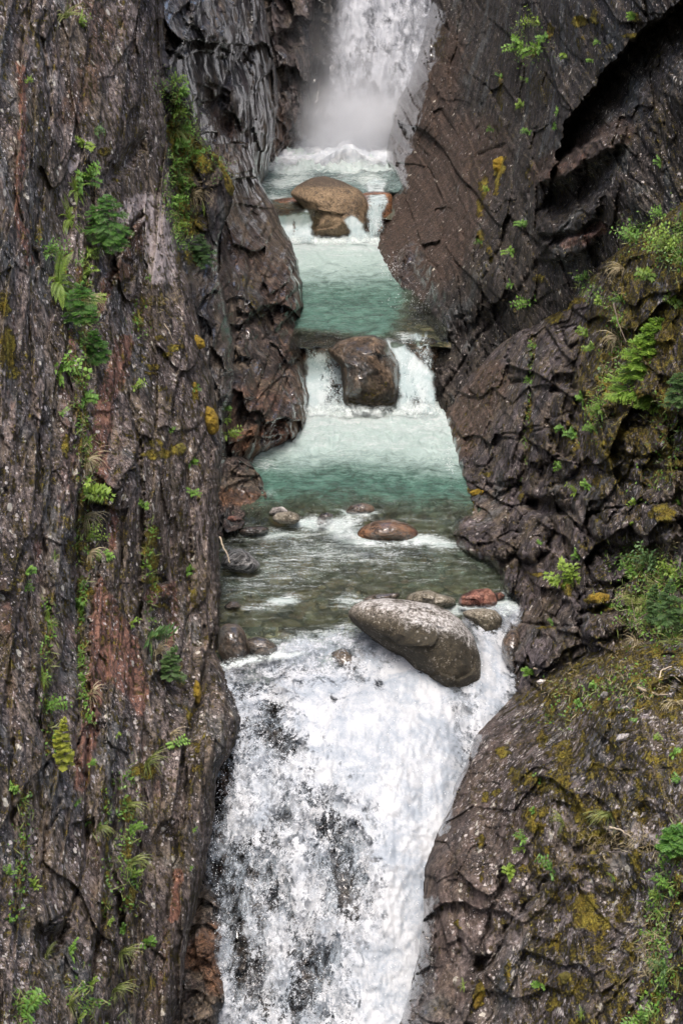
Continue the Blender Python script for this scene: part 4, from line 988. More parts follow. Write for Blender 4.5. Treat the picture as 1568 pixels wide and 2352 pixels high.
LIPX = [430, 500, 560, 600, 640, 690, 740, 790, 820, 900, 1000, 1080, 1110, 1150, 1190, 1260]
LIPY = [1520, 1510, 1490, 1474, 1466, 1452, 1446, 1434, 1440, 1460, 1460, 1440, 1425, 1400, 1390, 1400]
lipA = lambda X: np.interp(X, LIPX, LIPY)
def zA(Y): return .4 * smooth(1240, 1160, Y)
def dA(X, Y):
    t = smooth(-16, 34, Y - lipA(X))
    return plane_d(np.minimum(Y, lipA(X) + 6), zA(Y)) * (1 - t) + (fall_d(X, Y) + .05) * t
def foam_glintsA(X, Y):
    wob = 14 * fbm(X / 60., Y / 12., 3, .6, 400)
    f = .52 * smooth(1090, 1000, Y + wob) + .50 * smooth(1000, 940, Y + wob) + .45 * (fbm(X / 90., Y / 9., 4, .6, 401)) * smooth(1080, 1030, Y)
    f += gs(X, Y, 760, 1205, 60, 16, .8) + gs(X, Y, 700, 1200, 40, 10, .6) + gs(X, Y, 800, 1230, 40, 14, .75) + gs(X, Y, 640, 1228, 70, 12, .5) + gs(X, Y, 970, 1238, 46, 10, .7) + gs(X, Y, 1020, 1252, 30, 8, .6)
    f += gs(X, Y, 824, 1176, 40, 9, .9) + gs(X, Y, 830, 1245, 30, 5, .8)
    f += gs(X, Y, 800, 1262, 200, 26, .30) + gs(X, Y, 650, 1378, 34, 8, .75) + gs(X, Y, 600, 1395, 60, 10, .2) + gs(X, Y, 800, 1380, 40, 16, .4)
    f += gs(X, Y, 1036, 1090, 10, 50, .3) + gs(X, Y, 880, 1300, 250, 30, .14) + gs(X, Y, 600, 1330, 120, 60, .2)
    f += gs(X, Y, 1090, 1402, 70, 12, .9) + gs(X, Y, 1160, 1400, 26, 30, .9) + gs(X, Y, 620, 1130, 26, 14, .4) + gs(X, Y, 610, 1070, 40, 16, .5)
    f += .30 * smooth(-16, 8, Y - lipA(X)) * smooth(560, 640, X) + .24 * smooth(1110, 1200, Y) + .55 * smooth(10, 60, Y - lipA(X))  # middle term paints whitish ripple glints over the shallows
    return f
def deepA(X, Y): return np.clip(.95 * smooth(1200, 1060, Y + 26 * fbm(X / 90., Y / 16., 3, .6, 403)) + .34 + .08 * smooth(760, 1000, X), 0, 1)
milkA = lambda X, Y: 1.05 * smooth(1115, 985, Y + 5 * np.sin(X / 60.) - .04 * (X - 800) + 16 * fbm(X / 80., Y / 14., 3, .6, 402)) + .12 * smooth(1130, 1080, Y)
M_poolA = pool_mat('water_clear_pool', 1.)
M_poolB = pool_mat('water_green_pool', 5., green=(.085, .165, .13))
M_poolC = pool_mat('water_upper_pool', 8., green=(.12, .175, .165))
water_sheet('water_pool', (440, 1230), (925, 1570), dA, M_poolA, {'foam': foam_glintsA, 'deep': deepA, 'milk': milkA}, wave=.07, seed=3)
zB = 2.58
def dB(X, Y):
    lip = np.interp(X, [680, 720, 790, 850, 900, 950, 1000], [792, 790, 786, 770, 782, 778, 776])
    over = np.clip(Y - lip + 8, 0, None)
    return plane_d(Y, zB) + (over / 18.) ** 2 * .5
def foamB(X, Y):
    f = .55 * smooth(650, 550, Y + .10 * (X - 780) + 12 * fbm(X / 60., Y / 12., 3, .6, 410)) + .45 * smooth(590, 545, Y) + .4 * fbm(X / 90., Y / 9., 4, .6, 411) * smooth(640, 600, Y) + gs(X, Y, 950, 735, 40, 14, .3)
    return f + gs(X, Y, 880, 610, 16, 30, .35) + gs(X, Y, 930, 775, 30, 16, .7)
def deepB(X, Y): return np.clip(1.1 * smooth(775, 735, Y - .1 * (X - 700)) * smooth(980, 860, X + .3 * (Y - 700)) + .12, 0, 1)
water_sheet('water_pool', (640, 1030), (532, 802), dB, M_poolB, {'foam': foamB, 'deep': deepB, 'milk': lambda X, Y: 1.05 * smooth(705, 560, Y + .05 * (X - 780))}, wave=.05, seed=13)
zC = 3.75
def dC(X, Y):
    lip = np.interp(X, [560, 620, 700, 760, 840, 870, 900], [484, 484, 488, 470, 425, 420, 420])
    return plane_d(Y, zC) + (np.clip(Y - lip + 4, 0, None) / 14.) ** 2 * .5
def foamC(X, Y):
    f = .95 * smooth(402, 376, Y + 5 * np.sin(X / 22.)) + gs(X, Y, 690, 400, 40, 22, .4) + gs(X, Y, 650, 420, 40, 12, .55) + gs(X, Y, 640, 450, 30, 8, .4) + gs(X, Y, 830, 410, 60, 14, .4)
    return f + .25 + gs(X, Y, 860, 450, 20, 40, .6)
water_sheet('water_pool', (560, 930), (318, 500), dC, M_poolC, {'foam': foamC, 'milk': lambda X, Y: .9 * smooth(400, 375, Y), 'deep': lambda X, Y: np.clip(.9 * smooth(490, 440, Y), 0.1, 1)}, wave=.22, seed=23)

# the stream bed seen through the water
def bed_mat():
    s = N('stream_bed_stones')
    ci = s.coord((1, .8, 1))
    wv = s.noise(ci, 1.2, 5, .6, w=1.)
    va = s.vor(ci, 1.3); vb = s.vor(ci, 3.6)
    h1 = s.rng(va.outputs['Distance'], .15, .7, 1, 0); h2 = s.rng(vb.outputs['Distance'], .1, .6, 1, 0)
    sa = s.n('SeparateColor'); s.t.links.new(va.outputs['Color'], sa.inputs[0])
    sb = s.n('SeparateColor'); s.t.links.new(vb.outputs['Color'], sb.inputs[0])
    c1 = s.ramp(s.math('ADD', s.math('MULTIPLY', sa.outputs[0], .5), s.math('MULTIPLY', sb.outputs[1], .5)),
                [(.15, (.12, .11, .07)), (.4, (.20, .18, .11)), (.6, (.29, .25, .15)), (.72, (.27, .18, .12)), (.9, (.48, .44, .27))])
    col = s.mix(s.rng(s.math('MAXIMUM', h1, s.math('MULTIPLY', h2, .8)), .1, .5), (.06, .06, .042), c1)
    return s.done(s.bsdf(col, .7, s.bump(s.math('ADD', h1, s.math('MULTIPLY', h2, .4)), .8, .2)))
M_bedst = bed_mat()
for (x0, x1, y0, y1, zf) in ((420, 1250, 915, 1475, lambda Y: zA(Y) - .45 - .9 * smooth(1130, 1060, Y)), (630, 1040, 520, 800, lambda Y: zB - .5 - .5 * smooth(760, 730, Y)), (550, 940, 310, 500, lambda Y: zC - .6)):
    X, Y = np.meshgrid(np.arange(x0, x1, 5.), np.arange(y0, y1, 3.))
    V = unproj(X, Y, plane_d(Y, zf(Y)))
    V[..., 2] += .16 * fbm(V[..., 0] / 1.2, V[..., 1] / 1.6, 3, .5, 77) + .14 * facets(V[..., 0] / .9, V[..., 1] / 1.1, 78)[0]
    struct(mesh_from('stream_bed', V.reshape(-1, 3), grid_faces(*X.shape), M_bedst, smooth_=True))

# ---- falling water
def fall_mat(name, seed=0., sx=1., sz=.5, scale=3.2, detail=9, rough=.72, soft=.10, col=(.38, .39, .405), shade=(.22, .25, .285), bump=.5, dist=.6, cell=.0, gain=3.4):
    s = N(name)
    co = s.coord((sx, 1, sz)); ci = s.coord((1, 1, .8))
    a = s.noise(co, scale, detail, rough, dist=dist, w=seed)
    b = s.noise(ci, scale * 5, 5, .7, dist=1.2, w=seed + 1)
    v = s.math('ADD', s.math('MULTIPLY', a, .66), s.math('MULTIPLY', b, .34))
    if cell:
        ve = s.vor(s.coord((1, 1, .75)), scale * 2.6, 'DISTANCE_TO_EDGE')
        v = s.math('ADD', v, s.math('MULTIPLY', s.rng(ve.outputs['Distance'], .0, .22, .5, -.5), cell))
    vv = s.math('ADD', .5, s.math('MULTIPLY', s.math('SUBTRACT', v, .5), gain * 1.25))
    al = s.rng(s.math('ADD', vv, s.math('MULTIPLY', s.math('SUBTRACT', s.attr('dens'), .5), 1.1)), .5 - soft, .5 + soft)
    al = s.math('MULTIPLY', al, s.attr('edge'))
    c = s.mix(s.rng(s.math('ADD', s.math('MULTIPLY', v, .5), s.math('MULTIPLY', s.noise(s.coord((1, 1, .6)), 1.3, 6, .65, dist=.8, w=seed + 5), .5)), .42, .58), shade, col)
    nb = s.bump(s.math('ADD', a, s.math('MULTIPLY', b, .4)), bump, .25)
    sh = s.bsdf(c, .55, nb)
    tr = s.n('BsdfTransparent')
    return s.done(s.mixsh(al, tr.outputs[0], sh))

def fall(name, poly, dfun, dens, mat, relief=.25, off=0., soft=14, step=2.6, seed=0, stretch=2., label=None):
    xs = [p[0] for p in poly]; ys = [p[1] for p in poly]
    X, Y = np.meshgrid(np.arange(min(xs) - 25, max(xs) + 25, step), np.arange(min(ys) - 20, max(ys) + 20, step))
    wx = X + fbm(X / 22., Y / 30., 3, .6, seed + 3) * 12; wy = Y + fbm(X / 16., Y / 16., 3, .6, seed + 4) * 7
    D = dfun(X, Y)
    m = np.median(D) / FPX
    r = fbm(X * m / .9, Y * m / (.9 * stretch), 4, .62, seed) + .16 * fbm(X * m / .3, Y * m / (.3 * stretch), 3, .6, seed + 1, ridged=True)
    D = D - off - relief * r
    V = unproj(X, Y, D)
    return struct(mesh_from(name, V.reshape(-1, 3), grid_faces(*X.shape), mat, smooth_=True,
        attrs={'dens': dens(X, Y), 'edge': smooth(-soft, soft, sdf(wx, wy, poly))}))

LOWER = [(506, 1530), (530, 1516), (565, 1500), (610, 1482), (650, 1462), (700, 1462), (745, 1458), (790, 1436), (820, 1444), (870, 1480), (930, 1505), (980, 1530), (1010, 1560), (1045, 1590), (1085, 1560), (1106, 1530),
         (1098, 1470), (1070, 1425), (1090, 1400), (1160, 1395), (1190, 1400), (1200, 1640), (1130, 1760), (1080, 1900), (1010, 2150), (980, 2420), (470, 2420), (500, 2300), (500, 2150), (480, 2050), (480, 1900), (490, 1780), (520, 1700), (520, 1620)]
def densL(X, Y):
    d = np.full(X.shape, .55) + .16 * fbm(X / 50., Y / 80., 4, .6, 430)
    d += gs(X, Y, 900, 1700, 130, 190, .7) + gs(X, Y, 960, 1960, 66, 260, .8) + gs(X, Y, 900, 2300, 90, 190, .6) + gs(X, Y, 1130, 1560, 50, 100, .5) + gs(X, Y, 720, 1630, 80, 60, .35) + gs(X, Y, 720, 1760, 60, 60, .2) + gs(X, Y, 600, 1800, 50, 60, .15)
    d += gs(X, Y, 690, 2000, 16, 120, .25) + gs(X, Y, 590, 1890, 26, 60, .2) + gs(X, Y, 640, 2200, 18, 120, .25) + gs(X, Y, 500, 2290, 26, 80, .2)
    for x, y, rx, ry, v in ((785, 1950, 60, 80, .50), (795, 2060, 44, 66, .40), (735, 1900, 40, 30, .3), (625, 1660, 36, 60, .45), (655, 1720, 30, 30, .4), (570, 1580, 40, 36, .25), (575, 1960, 40, 70, .30), (625, 2070, 40, 50, .30), (545, 2080, 26, 80, .35),
                            (715, 2200, 60, 60, .38), (560, 2200, 44, 80, .35), (600, 2310, 44, 60, .30), (700, 2300, 40, 50, .25), (765, 1840, 46, 30, .28), (930, 1700, 8, 40, .12), (655, 1870, 20, 24, .4), (500, 1860, 24, 130, .5), (520, 1760, 18, 40, .4), (500, 2060, 22, 90, .5),
                            (780, 1510, 44, 36, .4), (822, 1560, 20, 26, .5), (872, 1572, 16, 14, .6), (765, 1606, 10, 10, .6), (1060, 2000, 30, 60, .2), (960, 2230, 16, 50, .15)):
        d -= gs(X, Y, x, y, rx * .95, ry * .95, v * .78)
    d -= .26 * smooth(50, 0, Y - lipA(X)) * smooth(1000, 800, X)
    return np.clip(d, .04, 1.4)
M_f1 = fall_mat('falling_water_front', 2., sz=.38, scale=2.0, soft=.17, rough=.78, dist=.7, detail=12, bump=.1)
M_f2 = fall_mat('falling_water_back', 9., sz=.2, scale=2.2, soft=.40, col=(.34, .375, .41), shade=(.19, .23, .27), rough=.70, bump=.3)
M_f3 = fall_mat('falling_water_clots', 15., sz=.5, scale=3.2, soft=.14, rough=.80, bump=.1, dist=.9, detail=12)
fall('waterfall', LOWER, fall_d, lambda X, Y: densL(X, Y) * .75 + .08, M_f2, relief=.16, off=.05, seed=101, stretch=3.)
fall('waterfall', LOWER, fall_d, lambda X, Y: densL(X, Y) - .03, M_f1, relief=.2, off=.30, seed=105, stretch=2.)
fall('waterfall', LOWER, fall_d, lambda X, Y: densL(X, Y) - .12, M_f3, relief=.2, off=.60, seed=109, stretch=1.5, soft=20)

M_mf = fall_mat('cascade_water', 21., sz=.25, scale=3.4, soft=.3, col=(.50, .55, .555), shade=(.32, .40, .41))
flat68 = lambda X, Y: 67.7 - .5 * smooth(790, 940, Y) + .0 * X
one = lambda v: (lambda X, Y: np.full(X.shape, v))
fall('waterfall', [(708, 800), (728, 806), (756, 818), (786, 822), (796, 850), (800, 900), (802, 946), (700, 950), (704, 860)], flat68, lambda X, Y: .80 - gs(X, Y, 772, 880, 24, 60, .38) + gs(X, Y, 720, 900, 24, 60, .3) - .35 * smooth(850, 800, Y), M_mf, relief=.10, seed=121, soft=8, stretch=4)
fall('waterfall', [(884, 782), (900, 784), (925, 792), (950, 812), (970, 835), (992, 862), (998, 900), (1006, 950), (916, 950), (918, 900), (914, 850), (904, 815)], lambda X, Y: flat68(X, Y) - .5, lambda X, Y: .98 - gs(X, Y, 960, 920, 24, 26, .45) - gs(X, Y, 935, 870, 10, 16, .2), M_mf, relief=.14, seed=123, soft=8, stretch=3)
fall('waterfall', [(944, 770), (985, 765), (985, 800), (990, 850), (976, 840), (960, 812)], lambda X, Y: flat68(X, Y) - .3, one(.48), M_mf, relief=.08, seed=125, soft=6, stretch=5)
fall('waterfall', [(612, 488), (640, 494), (680, 492), (706, 484), (714, 510), (722, 556), (640, 562), (626, 530)], lambda X, Y: 83.9 - .5 * smooth(490, 550, Y), lambda X, Y: 1.0 - gs(X, Y, 674, 526, 5, 26, .6), M_mf, relief=.10, seed=127, soft=6, stretch=4)
fall('waterfall', [(792, 506), (806, 496), (826, 508), (836, 530), (850, 556), (796, 558), (806, 530)], one(83.7), one(.95), M_mf, relief=.10, seed=129, soft=6, stretch=4)
fall('waterfall', [(842, 420), (862, 410), (886, 420), (886, 460), (876, 510), (862, 552), (840, 556), (846, 500), (848, 460)], lambda X, Y: 84.6 + 6 * smooth(470, 410, Y), lambda X, Y: .62 + gs(X, Y, 868, 490, 14, 40, .3), M_mf, relief=.2, seed=131, soft=6, stretch=3)

# the tall fall at the back
M_uf = fall_mat('far_falling_water', 31., sx=1.2, sz=.35, scale=.9, detail=8, rough=.62, soft=.34, col=(.31, .325, .36), shade=(.19, .20, .23), bump=.1, dist=.3)
def upoly(x0): return [(790 + x0, -420), (784 + x0, 0), (775 + x0, 100), (764 + x0, 200), (745 + x0, 270), (716 + x0, 310), (690, 330), (690, 400), (1050, 400), (1080, -420)]
ud = lambda X, Y: 102.5 - 1.2 * smooth(0, 340, Y)
fall('waterfall', upoly(0), ud, lambda X, Y: .98 - gs(X, Y, 905, 120, 30, 150, .35) - .25 * smooth(40, 0, X - 775 + Y * .06) , M_uf, relief=.5, seed=141, soft=26, stretch=4, step=4)
M_uf2 = fall_mat('far_falling_water_veil', 35., sx=1., sz=.3, scale=1.6, detail=8, rough=.7, soft=.25, col=(.36, .375, .41), shade=(.25, .265, .30), bump=.1, dist=.5)
fall('waterfall', upoly(14), ud, lambda X, Y: .52 + gs(X, Y, 860, 60, 60, 200, .2), M_uf2, relief=.5, off=.7, seed=145, soft=30, stretch=3, step=4)
# churned foam at its foot
xs_ = np.arange(596, 935, 2.); vs_ = np.arange(0, 60, 1.)
X, Vv = np.meshgrid(xs_, vs_)
Dp = plane_d(334. + Vv * .9, zC)
V = unproj(X, 334. + Vv * .9, Dp)
env = np.sin(np.pi * np.clip(Vv / 58., 0, 1)) ** .6
hh = (.45 + .8 * np.exp(-((X - 800) / 60.) ** 2)) * (.5 + .8 * fbm(V[..., 0] / 1.6, V[..., 1] / 1.9, 4, .5, 420)) + .16 * fbm(V[..., 0] / .4, V[..., 1] / .5, 4, .65, 421)
V[..., 2] += env * hh * smooth(58, 40, Vv) - .12
M_churn = fall_mat('churned_foam', 51., sz=1., scale=2.2, soft=.3, col=(.62, .64, .66), shade=(.42, .45, .49), bump=.4)
struct(mesh_from('water_foam', V.reshape(-1, 3), grid_faces(*X.shape), M_churn, smooth_=True, attrs={'dens': np.full(X.shape, 1.25), 'edge': smooth(0, 8, Vv) * smooth(58, 34, Vv + 8 * fbm(X / 20., Vv / 10., 3, .6, 422))}))

M_strip = fall_mat('splash_foam', 61., sz=1., scale=3.4, soft=.3, col=(.55, .59, .585), shade=(.42, .47, .46), bump=.3)
def foam_strip(poly, d, seed, soft=5, relief=.14, dn=.58):
    fall('water_foam', poly, d if callable(d) else one(d), one(dn), M_strip, relief=relief, seed=seed, soft=soft, stretch=1., step=2.2)
foam_strip([(702, 936), (740, 930), (780, 926), (800, 934), (860, 940), (912, 938), (930, 930), (960, 928), (1000, 934), (1008, 948), (960, 956), (860, 952), (780, 956), (702, 952)], 66.3, 501, 9, .1, .62)
foam_strip([(636, 548), (680, 544), (716, 546), (760, 546), (800, 546), (830, 542), (866, 546), (866, 556), (760, 558), (640, 560)], 83.1, 503, 6, .1, .6)
foam_strip([(815, 1240), (850, 1242), (900, 1246), (950, 1242), (968, 1236), (1000, 1246), (960, 1254), (880, 1254), (820, 1250)], lambda X, Y: plane_d(Y, .12) - .9, 505, 4, .05)
foam_strip([(690, 1196), (716, 1186), (740, 1200), (770, 1192), (800, 1182), (850, 1182), (826, 1196), (800, 1212), (822, 1236), (780, 1236), (740, 1212)], lambda X, Y: plane_d(Y, .42) - .2, 507, 10, .06)
foam_strip([(505, 1522), (560, 1512), (600, 1504), (640, 1498), (700, 1500), (640, 1512), (560, 1528), (510, 1536)], lambda X, Y: fall_d(X, Y) - .9, 509, 8, .12)
foam_strip([(1050, 1396), (1100, 1395), (1140, 1396), (1170, 1384), (1180, 1400), (1160, 1420), (1140, 1400), (1080, 1402)], lambda X, Y: plane_d(Y, .1) - .5, 511, 6, .06)
# mist hanging in front of the tall fall
def mist(name, c, rad, dens, label, col=(.95, .96, .985)):
    bm_v = []
    import bmesh
    bm = bmesh.new(); bmesh.ops.create_icosphere(bm, subdivisions=3, radius=1.)
    me = bpy.data.meshes.new(name); bm.to_mesh(me); bm.free()
    o = bpy.data.objects.new(name, me); C.objects.link(o)
    o.location = c; o.scale = rad
    s = N(name + '_air')
    tc = s.n('TexCoord')
    ln = s.n('VectorMath', operation='LENGTH'); s.t.links.new(tc.outputs['Object'], ln.inputs[0])
    f = s.rng(ln.outputs['Value'], 1.0, .1, 0, 1)
    nz = s.noise(tc.outputs['Object'], 2.4, 4, .6)
    dd = s.math('MULTIPLY', s.math('MULTIPLY', f, s.rng(nz, .3, .7, .35, 1.3)), dens)
    v = s.n('VolumePrincipled'); s.set(v.inputs['Color'], col); s.set(v.inputs['Density'], dd); v.inputs['Anisotropy'].default_value = .2
    me.materials.append(s.done(None, v.outputs[0]))
    return stuff(o, label, 'mist')
p = unproj(np.array(830.), np.array(300.), np.array(99.))
mist('mist', Vector(p), (4.0, 2.6, 3.2), 1.1, 'white spray drifting at the foot of the tall waterfall')
p = unproj(np.array(820.), np.array(200.), np.array(99.5))
mist('mist', Vector(p), (4.6, 2.2, 6.0), .22, 'thin spray rising up the tall waterfall')

# spray: loose drops thrown off the lower fall
rng = np.random.default_rng(5)
def drops(name, n, sampler, label, size=(.003, .008)):
    P = sampler(n); n = len(P)
    r = rng.uniform(size[0], size[1], n) * (rng.random(n) ** .5 + .35)
    base = np.array([(1, 0, 0), (-1, 0, 0), (0, 1, 0), (0, -1, 0), (0, 0, 1.7), (0, 0, -1.7)])
    V = P[:, None] + base[None] * r[:, None, None]
    f = np.array([(0, 2, 4), (2, 1, 4), (1, 3, 4), (3, 0, 4), (2, 0, 5), (1, 2, 5), (3, 1, 5), (0, 3, 5)])
    F = (np.arange(n)[:, None, None] * 6 + f[None]).reshape(-1, 3)
    return stuff(mesh_from(name, V.reshape(-1, 3), F, M_drop, smooth_=True), label, 'spray')
s = N('water_drops'); M_drop = s.done(s.bsdf((.9, .92, .94), .3))
def samp_low(n):
    x = rng.uniform(480, 1190, n * 4); y = rng.uniform(1500, 2380, n * 4)
    dn = densL(x, y); s1 = sdf(x, y, LOWER)
    keep = (s1 > -6) & ~inside(x, y, BLOBS[0][0].tolist()) & (rng.random(n * 4) < np.clip(.12 + .15 * (dn < .5) + .7 * (s1 < 24), 0, 1))
    x, y = x[keep][:n], y[keep][:n]
    return unproj(x, y, fall_d(x, y) - .4 - rng.random(len(x)) ** 1.5 * 1.1)
drops('spray', 3500, samp_low, 'white drops thrown off the face of the lower fall')
def samp_mid(n):
    out = []
    for (x0, y0, sx, sy, d, k) in ((940, 860, 34, 60, 66.6, .22), (760, 880, 30, 50, 66.8, .2), (955, 700, 50, 40, 71.5, .12), (900, 620, 22, 40, 76., .12), (860, 520, 24, 30, 83., .12), (670, 530, 40, 20, 83.6, .1), (1030, 1090, 10, 50, 60.5, .12)):
        m = int(n * k); x = rng.normal(x0, sx * .6, m); y = rng.normal(y0, sy * .6, m); out.append(unproj(x, y, d + rng.random(m)))
    return np.concatenate(out)
drops('spray', 1600, samp_mid, 'drops flying off the middle cascades', size=(.004, .010))

# ================================================================ plants
def leaf_mat(name, cols, seed=0., trans=.35, rough=.5):
    s = N(name)
    t = s.attr('tone')
    nz = s.noise(s.coord(kind='Object'), 6, 3, .6, w=seed)
    v = s.math('ADD', s.math('MULTIPLY', t, .7), s.math('MULTIPLY', nz, .3))
    c = s.ramp(v, [(i / (len(cols) - 1) * .8 + .1, c_) for i, c_ in enumerate(cols)])
    a = s.bsdf(c, rough)
    tl = s.n('BsdfTranslucent'); s.set(tl.inputs['Color'], c)
    return s.done(s.mixsh(trans, a, tl.outputs[0]))
M_fern = leaf_mat('fern_green', [(.07, .12, .015), (.15, .24, .03), (.26, .36, .05)])
M_leaf = leaf_mat('leaf_green', [(.045, .11, .015), (.10, .21, .03), (.20, .34, .05)], 2.)
M_fir = leaf_mat('needle_green', [(.025, .075, .018), (.06, .17, .03), (.17, .31, .04)], 3.)
M_firy = leaf_mat('needle_yellow', [(.16, .20, .02), (.30, .34, .04), (.42, .42, .06)], 4.)
M_firb = leaf_mat('needle_dull_green', [(.035, .08, .025), (.075, .15, .045), (.16, .26, .08)], 5.)
M_grassg = leaf_mat('grass_green', [(.09, .13, .03), (.17, .21, .05), (.32, .32, .12)], 6.)
M_grassd = leaf_mat('grass_dry', [(.16, .12, .06), (.30, .24, .13), (.46, .40, .25)], 7.)
M_mosst = leaf_mat('moss_tufts', [(.05, .037, .006), (.13, .10, .013), (.22, .19, .03), (.24, .25, .05)], 8., .2, .9)
M_twig = leaf_mat('twig_bark', [(.05, .035, .025), (.10, .075, .055), (.2, .16, .12)], 9., 0., .9)
M_wood = leaf_mat('bleached_wood', [(.25, .19, .13), (.36, .29, .2), (.5, .42, .32)], 10., 0., .8)

class MB:
    def __init__(s): s.v = []; s.f = []; s.t = []
    def quad(s, a, b, c, d, t):
        k = len(s.v); s.v += [a, b, c, d]; s.f.append((k, k + 1, k + 2, k + 3)); s.t += [t] * 4
    def leaf(s, p, dirv, nrm, L, W, t, fold=.25):
        """pointed leaf folded along its midrib"""
        dirv = dirv.normalized(); side = dirv.cross(nrm).normalized(); up = side.cross(dirv)
        k = len(s.v)
        m = p + dirv * L * .45
        s.v += [p, m + side * W * .5 + up * W * fold, p + dirv * L - up * L * .12, m - side * W * .5 + up * W * fold]
        s.f += [(k, k + 1, k + 2), (k, k + 2, k + 3)]; s.t += [t - .1, t, t + .15, t]
    def tube(s, pts, r0, r1, t=.5, n=5):
        prev = None
        for i, p in enumerate(pts):
            d = (pts[min(i + 1, len(pts) - 1)] - pts[max(i - 1, 0)]).normalized()
            a = d.cross(Vector((.3, .5, .8))).normalized(); b = d.cross(a)
            r = r0 + (r1 - r0) * i / max(1, len(pts) - 1)
            k = len(s.v)
            s.v += [p + a * math.cos(j * 2 * math.pi / n) * r + b * math.sin(j * 2 * math.pi / n) * r for j in range(n)]; s.t += [t] * n
            if prev is not None: s.f += [(prev + j, prev + (j + 1) % n, k + (j + 1) % n, k + j) for j in range(n)]
            prev = k
    def build(s, name, mat, parent=None, loc=None):
        v = np.array([tuple(p) for p in s.v], dtype=np.float32)
        o = mesh_from(name, v, s.f, mat, parent=parent, attrs={'tone': np.clip(s.t, 0, 1)})
        if loc is not None: o.location = loc
        return o

rnd = random.Random(12)
def root_empty(name, loc):
    o = bpy.data.objects.new(name, None); C.objects.link(o); o.location = loc; o.empty_display_size = .1
    return o

def site(x, y, lift=.02):
    """point on the nearest cliff face, its outward normal, metres per frame unit"""
    d = front(np.array([x, x + 9, x - 9, x, x], float), np.array([y, y, y, y + 9, y - 9], float))
    P = unproj(np.array([x, x + 9, x - 9, x, x], float), np.array([y, y, y, y + 9, y - 9], float), d)
    n = np.cross(P[1] - P[2], P[4] - P[3]); n = n / (np.linalg.norm(n) + 1e-9)
    view = P[0] - np.array([0, 0, CAMH]); view /= np.linalg.norm(view)
    if n @ view > 0: n = -n
    if n @ view > -.35: n = n - view * .6; n /= np.linalg.norm(n)
    p = P[0] + n * lift
    return Vector(p), Vector(n), float(d[0]) / FPX

def frond(mb_or_name, start, d0, L, W, droop, t, parent=None, pairs=26, separate=True):
    mb = MB()
    d0 = d0.normalized(); p = start.copy(); d = d0.copy(); pts = [p.copy()]
    for i in range(pairs):
        d = (d + Vector((0, 0, -droop / pairs * (1 + i / pairs)))).normalized(); p = p + d * L / pairs; pts.append(p.copy())
    mb.tube(pts[::3] + [pts[-1]], L * .012, L * .004, t * .5, 3)
    for i in range(1, pairs + 1):
        u = i / pairs
        w = W * (math.sin(math.pi * min(1, u * .9 + .12)) ** .7) * (1 - u * .35)
        dd = (pts[i] - pts[i - 1]).normalized(); side = dd.cross(Vector((0, 0, 1)));
        side = side.normalized() if side.length > .05 else Vector((1, 0, 0))
        up = side.cross(dd)
        for sg in (-1, 1):
            mb.leaf(pts[i], side * sg + dd * .35 - Vector((0, 0, .12)), up, w, L / pairs * .62, t + rnd.uniform(-.15, .15) + u * .15, .1)
    return mb

def fern(x, y, span, label, mat=None, n=11, tone=.5, cat='fern'):
    p, nr, m = site(x, y)
    L = span * m * .62
    r = root_empty('fern', p)
    for k in range(n):
        a = k / n * 2 * math.pi + rnd.uniform(-.25, .25)
        side = nr.cross(Vector((0, 0, 1))).normalized(); up = side.cross(nr).normalized()
        if up.z < 0: up = -up
        d = (side * math.cos(a) + up * (math.sin(a) * .9 + .25) + nr * rnd.uniform(.25, .6))
        l = L * rnd.uniform(.75, 1.1) * (.8 if math.sin(a) < -.3 else 1)
        f = frond(None, Vector((0, 0, 0)), d, l, l * .135, rnd.uniform(.7, 1.3), tone + rnd.uniform(-.15, .15))
        f.build('frond', mat or M_fern, r)
    tag(r, label, cat)
    return r

